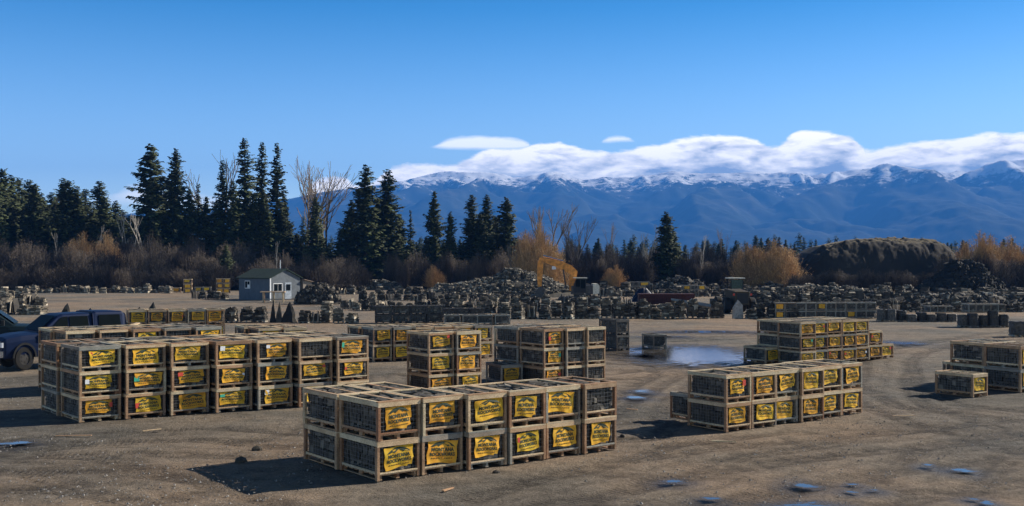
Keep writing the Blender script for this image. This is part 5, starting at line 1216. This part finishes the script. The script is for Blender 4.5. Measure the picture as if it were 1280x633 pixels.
# clouds resting on the range: top and bottom heights along the compass
def profile(pts):
    A = [math.atan((x - CX) / F) for x, y in pts]; E_ = [math.atan((HOR - y) / F * math.cos(a)) for (x, y), a in zip(pts, A)]
    fc = N(nt, 'ShaderNodeFloatCurve'); cv = fc.mapping.curves[0]
    for i, (a, e) in enumerate(zip(A, E_)):
        q = ((a + 0.6) / 1.2, e / 0.2)
        if i < 2: cv.points[i].location = q
        else: cv.points.new(*q)
    fc.mapping.update(); u = MT('MULTIPLY', MT('ADD', az, 0.6), 1 / 1.2); L.new(u, fc.inputs['Value']); return MT('MULTIPLY', fc.outputs[0], 0.2)
def cloud(top, bot, soft, amp, scale, seed, stretch=2.6):
    cb = N(nt, 'ShaderNodeCombineXYZ'); L.new(az, cb.inputs[0]); L.new(MT('MULTIPLY', el, stretch), cb.inputs[1]); cb.inputs[2].default_value = seed
    n1 = N(nt, 'ShaderNodeTexNoise', i_Scale=scale, i_Detail=10.0, i_Roughness=0.62); L.new(cb.outputs[0], n1.inputs['Vector'])
    nn_ = MT('MULTIPLY', MT('SUBTRACT', n1.outputs['Fac'], 0.5), amp)
    up = MT('DIVIDE', MT('SUBTRACT', MT('ADD', profile(top), nn_), el), soft)
    dn = MT('DIVIDE', MT('SUBTRACT', el, MT('ADD', profile(bot), MT('MULTIPLY', nn_, 0.3))), soft * 1.2)
    d = MT('MULTIPLY', MT('MINIMUM', MT('MULTIPLY', up, 1, clamp=True), 1), MT('MULTIPLY', dn, 1, clamp=True)); return MT('SMOOTH_MIN', d, 1.0, 0.1), n1.outputs['Fac'], up
T = [(-300, 330), (340, 300), (385, 236), (400, 222), (430, 221), (450, 230), (478, 216), (490, 208), (520, 203), (555, 206), (585, 196), (610, 186), (650, 184), (690, 177), (715, 181), (740, 187), (780, 187), (820, 180), (850, 173), (880, 167), (915, 167), (945, 173), (968, 180), (985, 171), (1005, 163), (1040, 165),
     (1070, 173), (1085, 186), (1110, 182), (1150, 176), (1190, 172), (1240, 166), (1290, 164), (1500, 175), (1900, 230)]
B = [(-300, 331), (340, 306), (400, 256), (440, 252), (480, 248), (530, 246), (1900, 246)]
d1, f1, u1 = cloud(T, B, 0.0034, 0.013, 36.0, 1.0)
T2 = [(-300, 200), (520, 188), (540, 182), (570, 171), (620, 170), (655, 174), (668, 184), (690, 190), (740, 192), (752, 175), (775, 169), (796, 178), (810, 192), (1900, 200)]
B2 = [(-300, 170), (520, 176), (540, 186), (600, 189), (655, 188), (668, 182), (690, 176), (740, 175), (752, 180), (775, 179), (796, 178), (810, 170), (1900, 150)]
d2, f2, u2 = cloud(T2, B2, 0.0035, 0.006, 38.0, 5.0, 3.5)
# faint bank low on the left
T3 = [(-300, 330), (120, 250), (150, 238), (175, 228), (200, 236), (240, 240), (340, 244), (400, 300), (1900, 331)]
B3 = [(-300, 331), (120, 262), (150, 258), (200, 262), (340, 268), (400, 306), (1900, 332)]
d3, f3, u3 = cloud(T3, B3, 0.010, 0.022, 26.0, 9.0, 3.0)
dd = MT('MAXIMUM', d1, MT('MULTIPLY', d2, 0.75)); dd = MT('MAXIMUM', dd, MT('MULTIPLY', d3, 0.75))
cb = N(nt, 'ShaderNodeCombineXYZ'); L.new(az, cb.inputs[0]); L.new(MT('MULTIPLY', el, 3.2), cb.inputs[1]); cb.inputs[2].default_value = 3
nb = N(nt, 'ShaderNodeTexNoise', i_Scale=24.0, i_Detail=7.0, i_Roughness=0.55, i_Distortion=0.4); L.new(cb.outputs[0], nb.inputs['Vector'])
hgt = MT('DIVIDE', MT('SUBTRACT', el, 0.088), 0.035)      # 0 near the base, 1 at the tops
dep = MT('MULTIPLY', u1, 0.0034)
nb2 = N(nt, 'ShaderNodeTexNoise', i_Scale=60.0, i_Detail=8.0, i_Roughness=0.6, i_Distortion=0.2); L.new(cb.outputs[0], nb2.inputs['Vector'])
bri = MT('SUBTRACT', 1.02, MT('MULTIPLY', dep, 26.0)); bri = MT('ADD', bri, MT('MULTIPLY', MT('SUBTRACT', nb.outputs['Fac'], 0.47), 3.0)); bri = MT('ADD', bri, MT('MULTIPLY', MT('SUBTRACT', nb2.outputs['Fac'], 0.5), 1.1), clamp=True)
CLS = 1.0 / SKY_S / 2 ** EXPO
cc = mixc(nt, bri, tuple(c * CLS for c in (0.55, 0.66, 0.84)), tuple(c * CLS for c in (2.55, 2.38, 2.15)))  # sunlit cloud tops and grey-blue shaded undersides painted into the sky colour
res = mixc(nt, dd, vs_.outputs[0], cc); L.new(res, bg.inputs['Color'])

scn.view_settings.view_transform = 'Standard'; scn.view_settings.look = 'None'; scn.view_settings.exposure = EXPO; scn.view_settings.gamma = 1.0
scn.view_settings.use_curve_mapping = False
scn.cycles.use_denoising = True
scn.cycles.max_bounces = 6; scn.cycles.volume_bounces = 0; scn.cycles.transparent_max_bounces = 8
print('OBJECTS', len(bpy.data.objects))
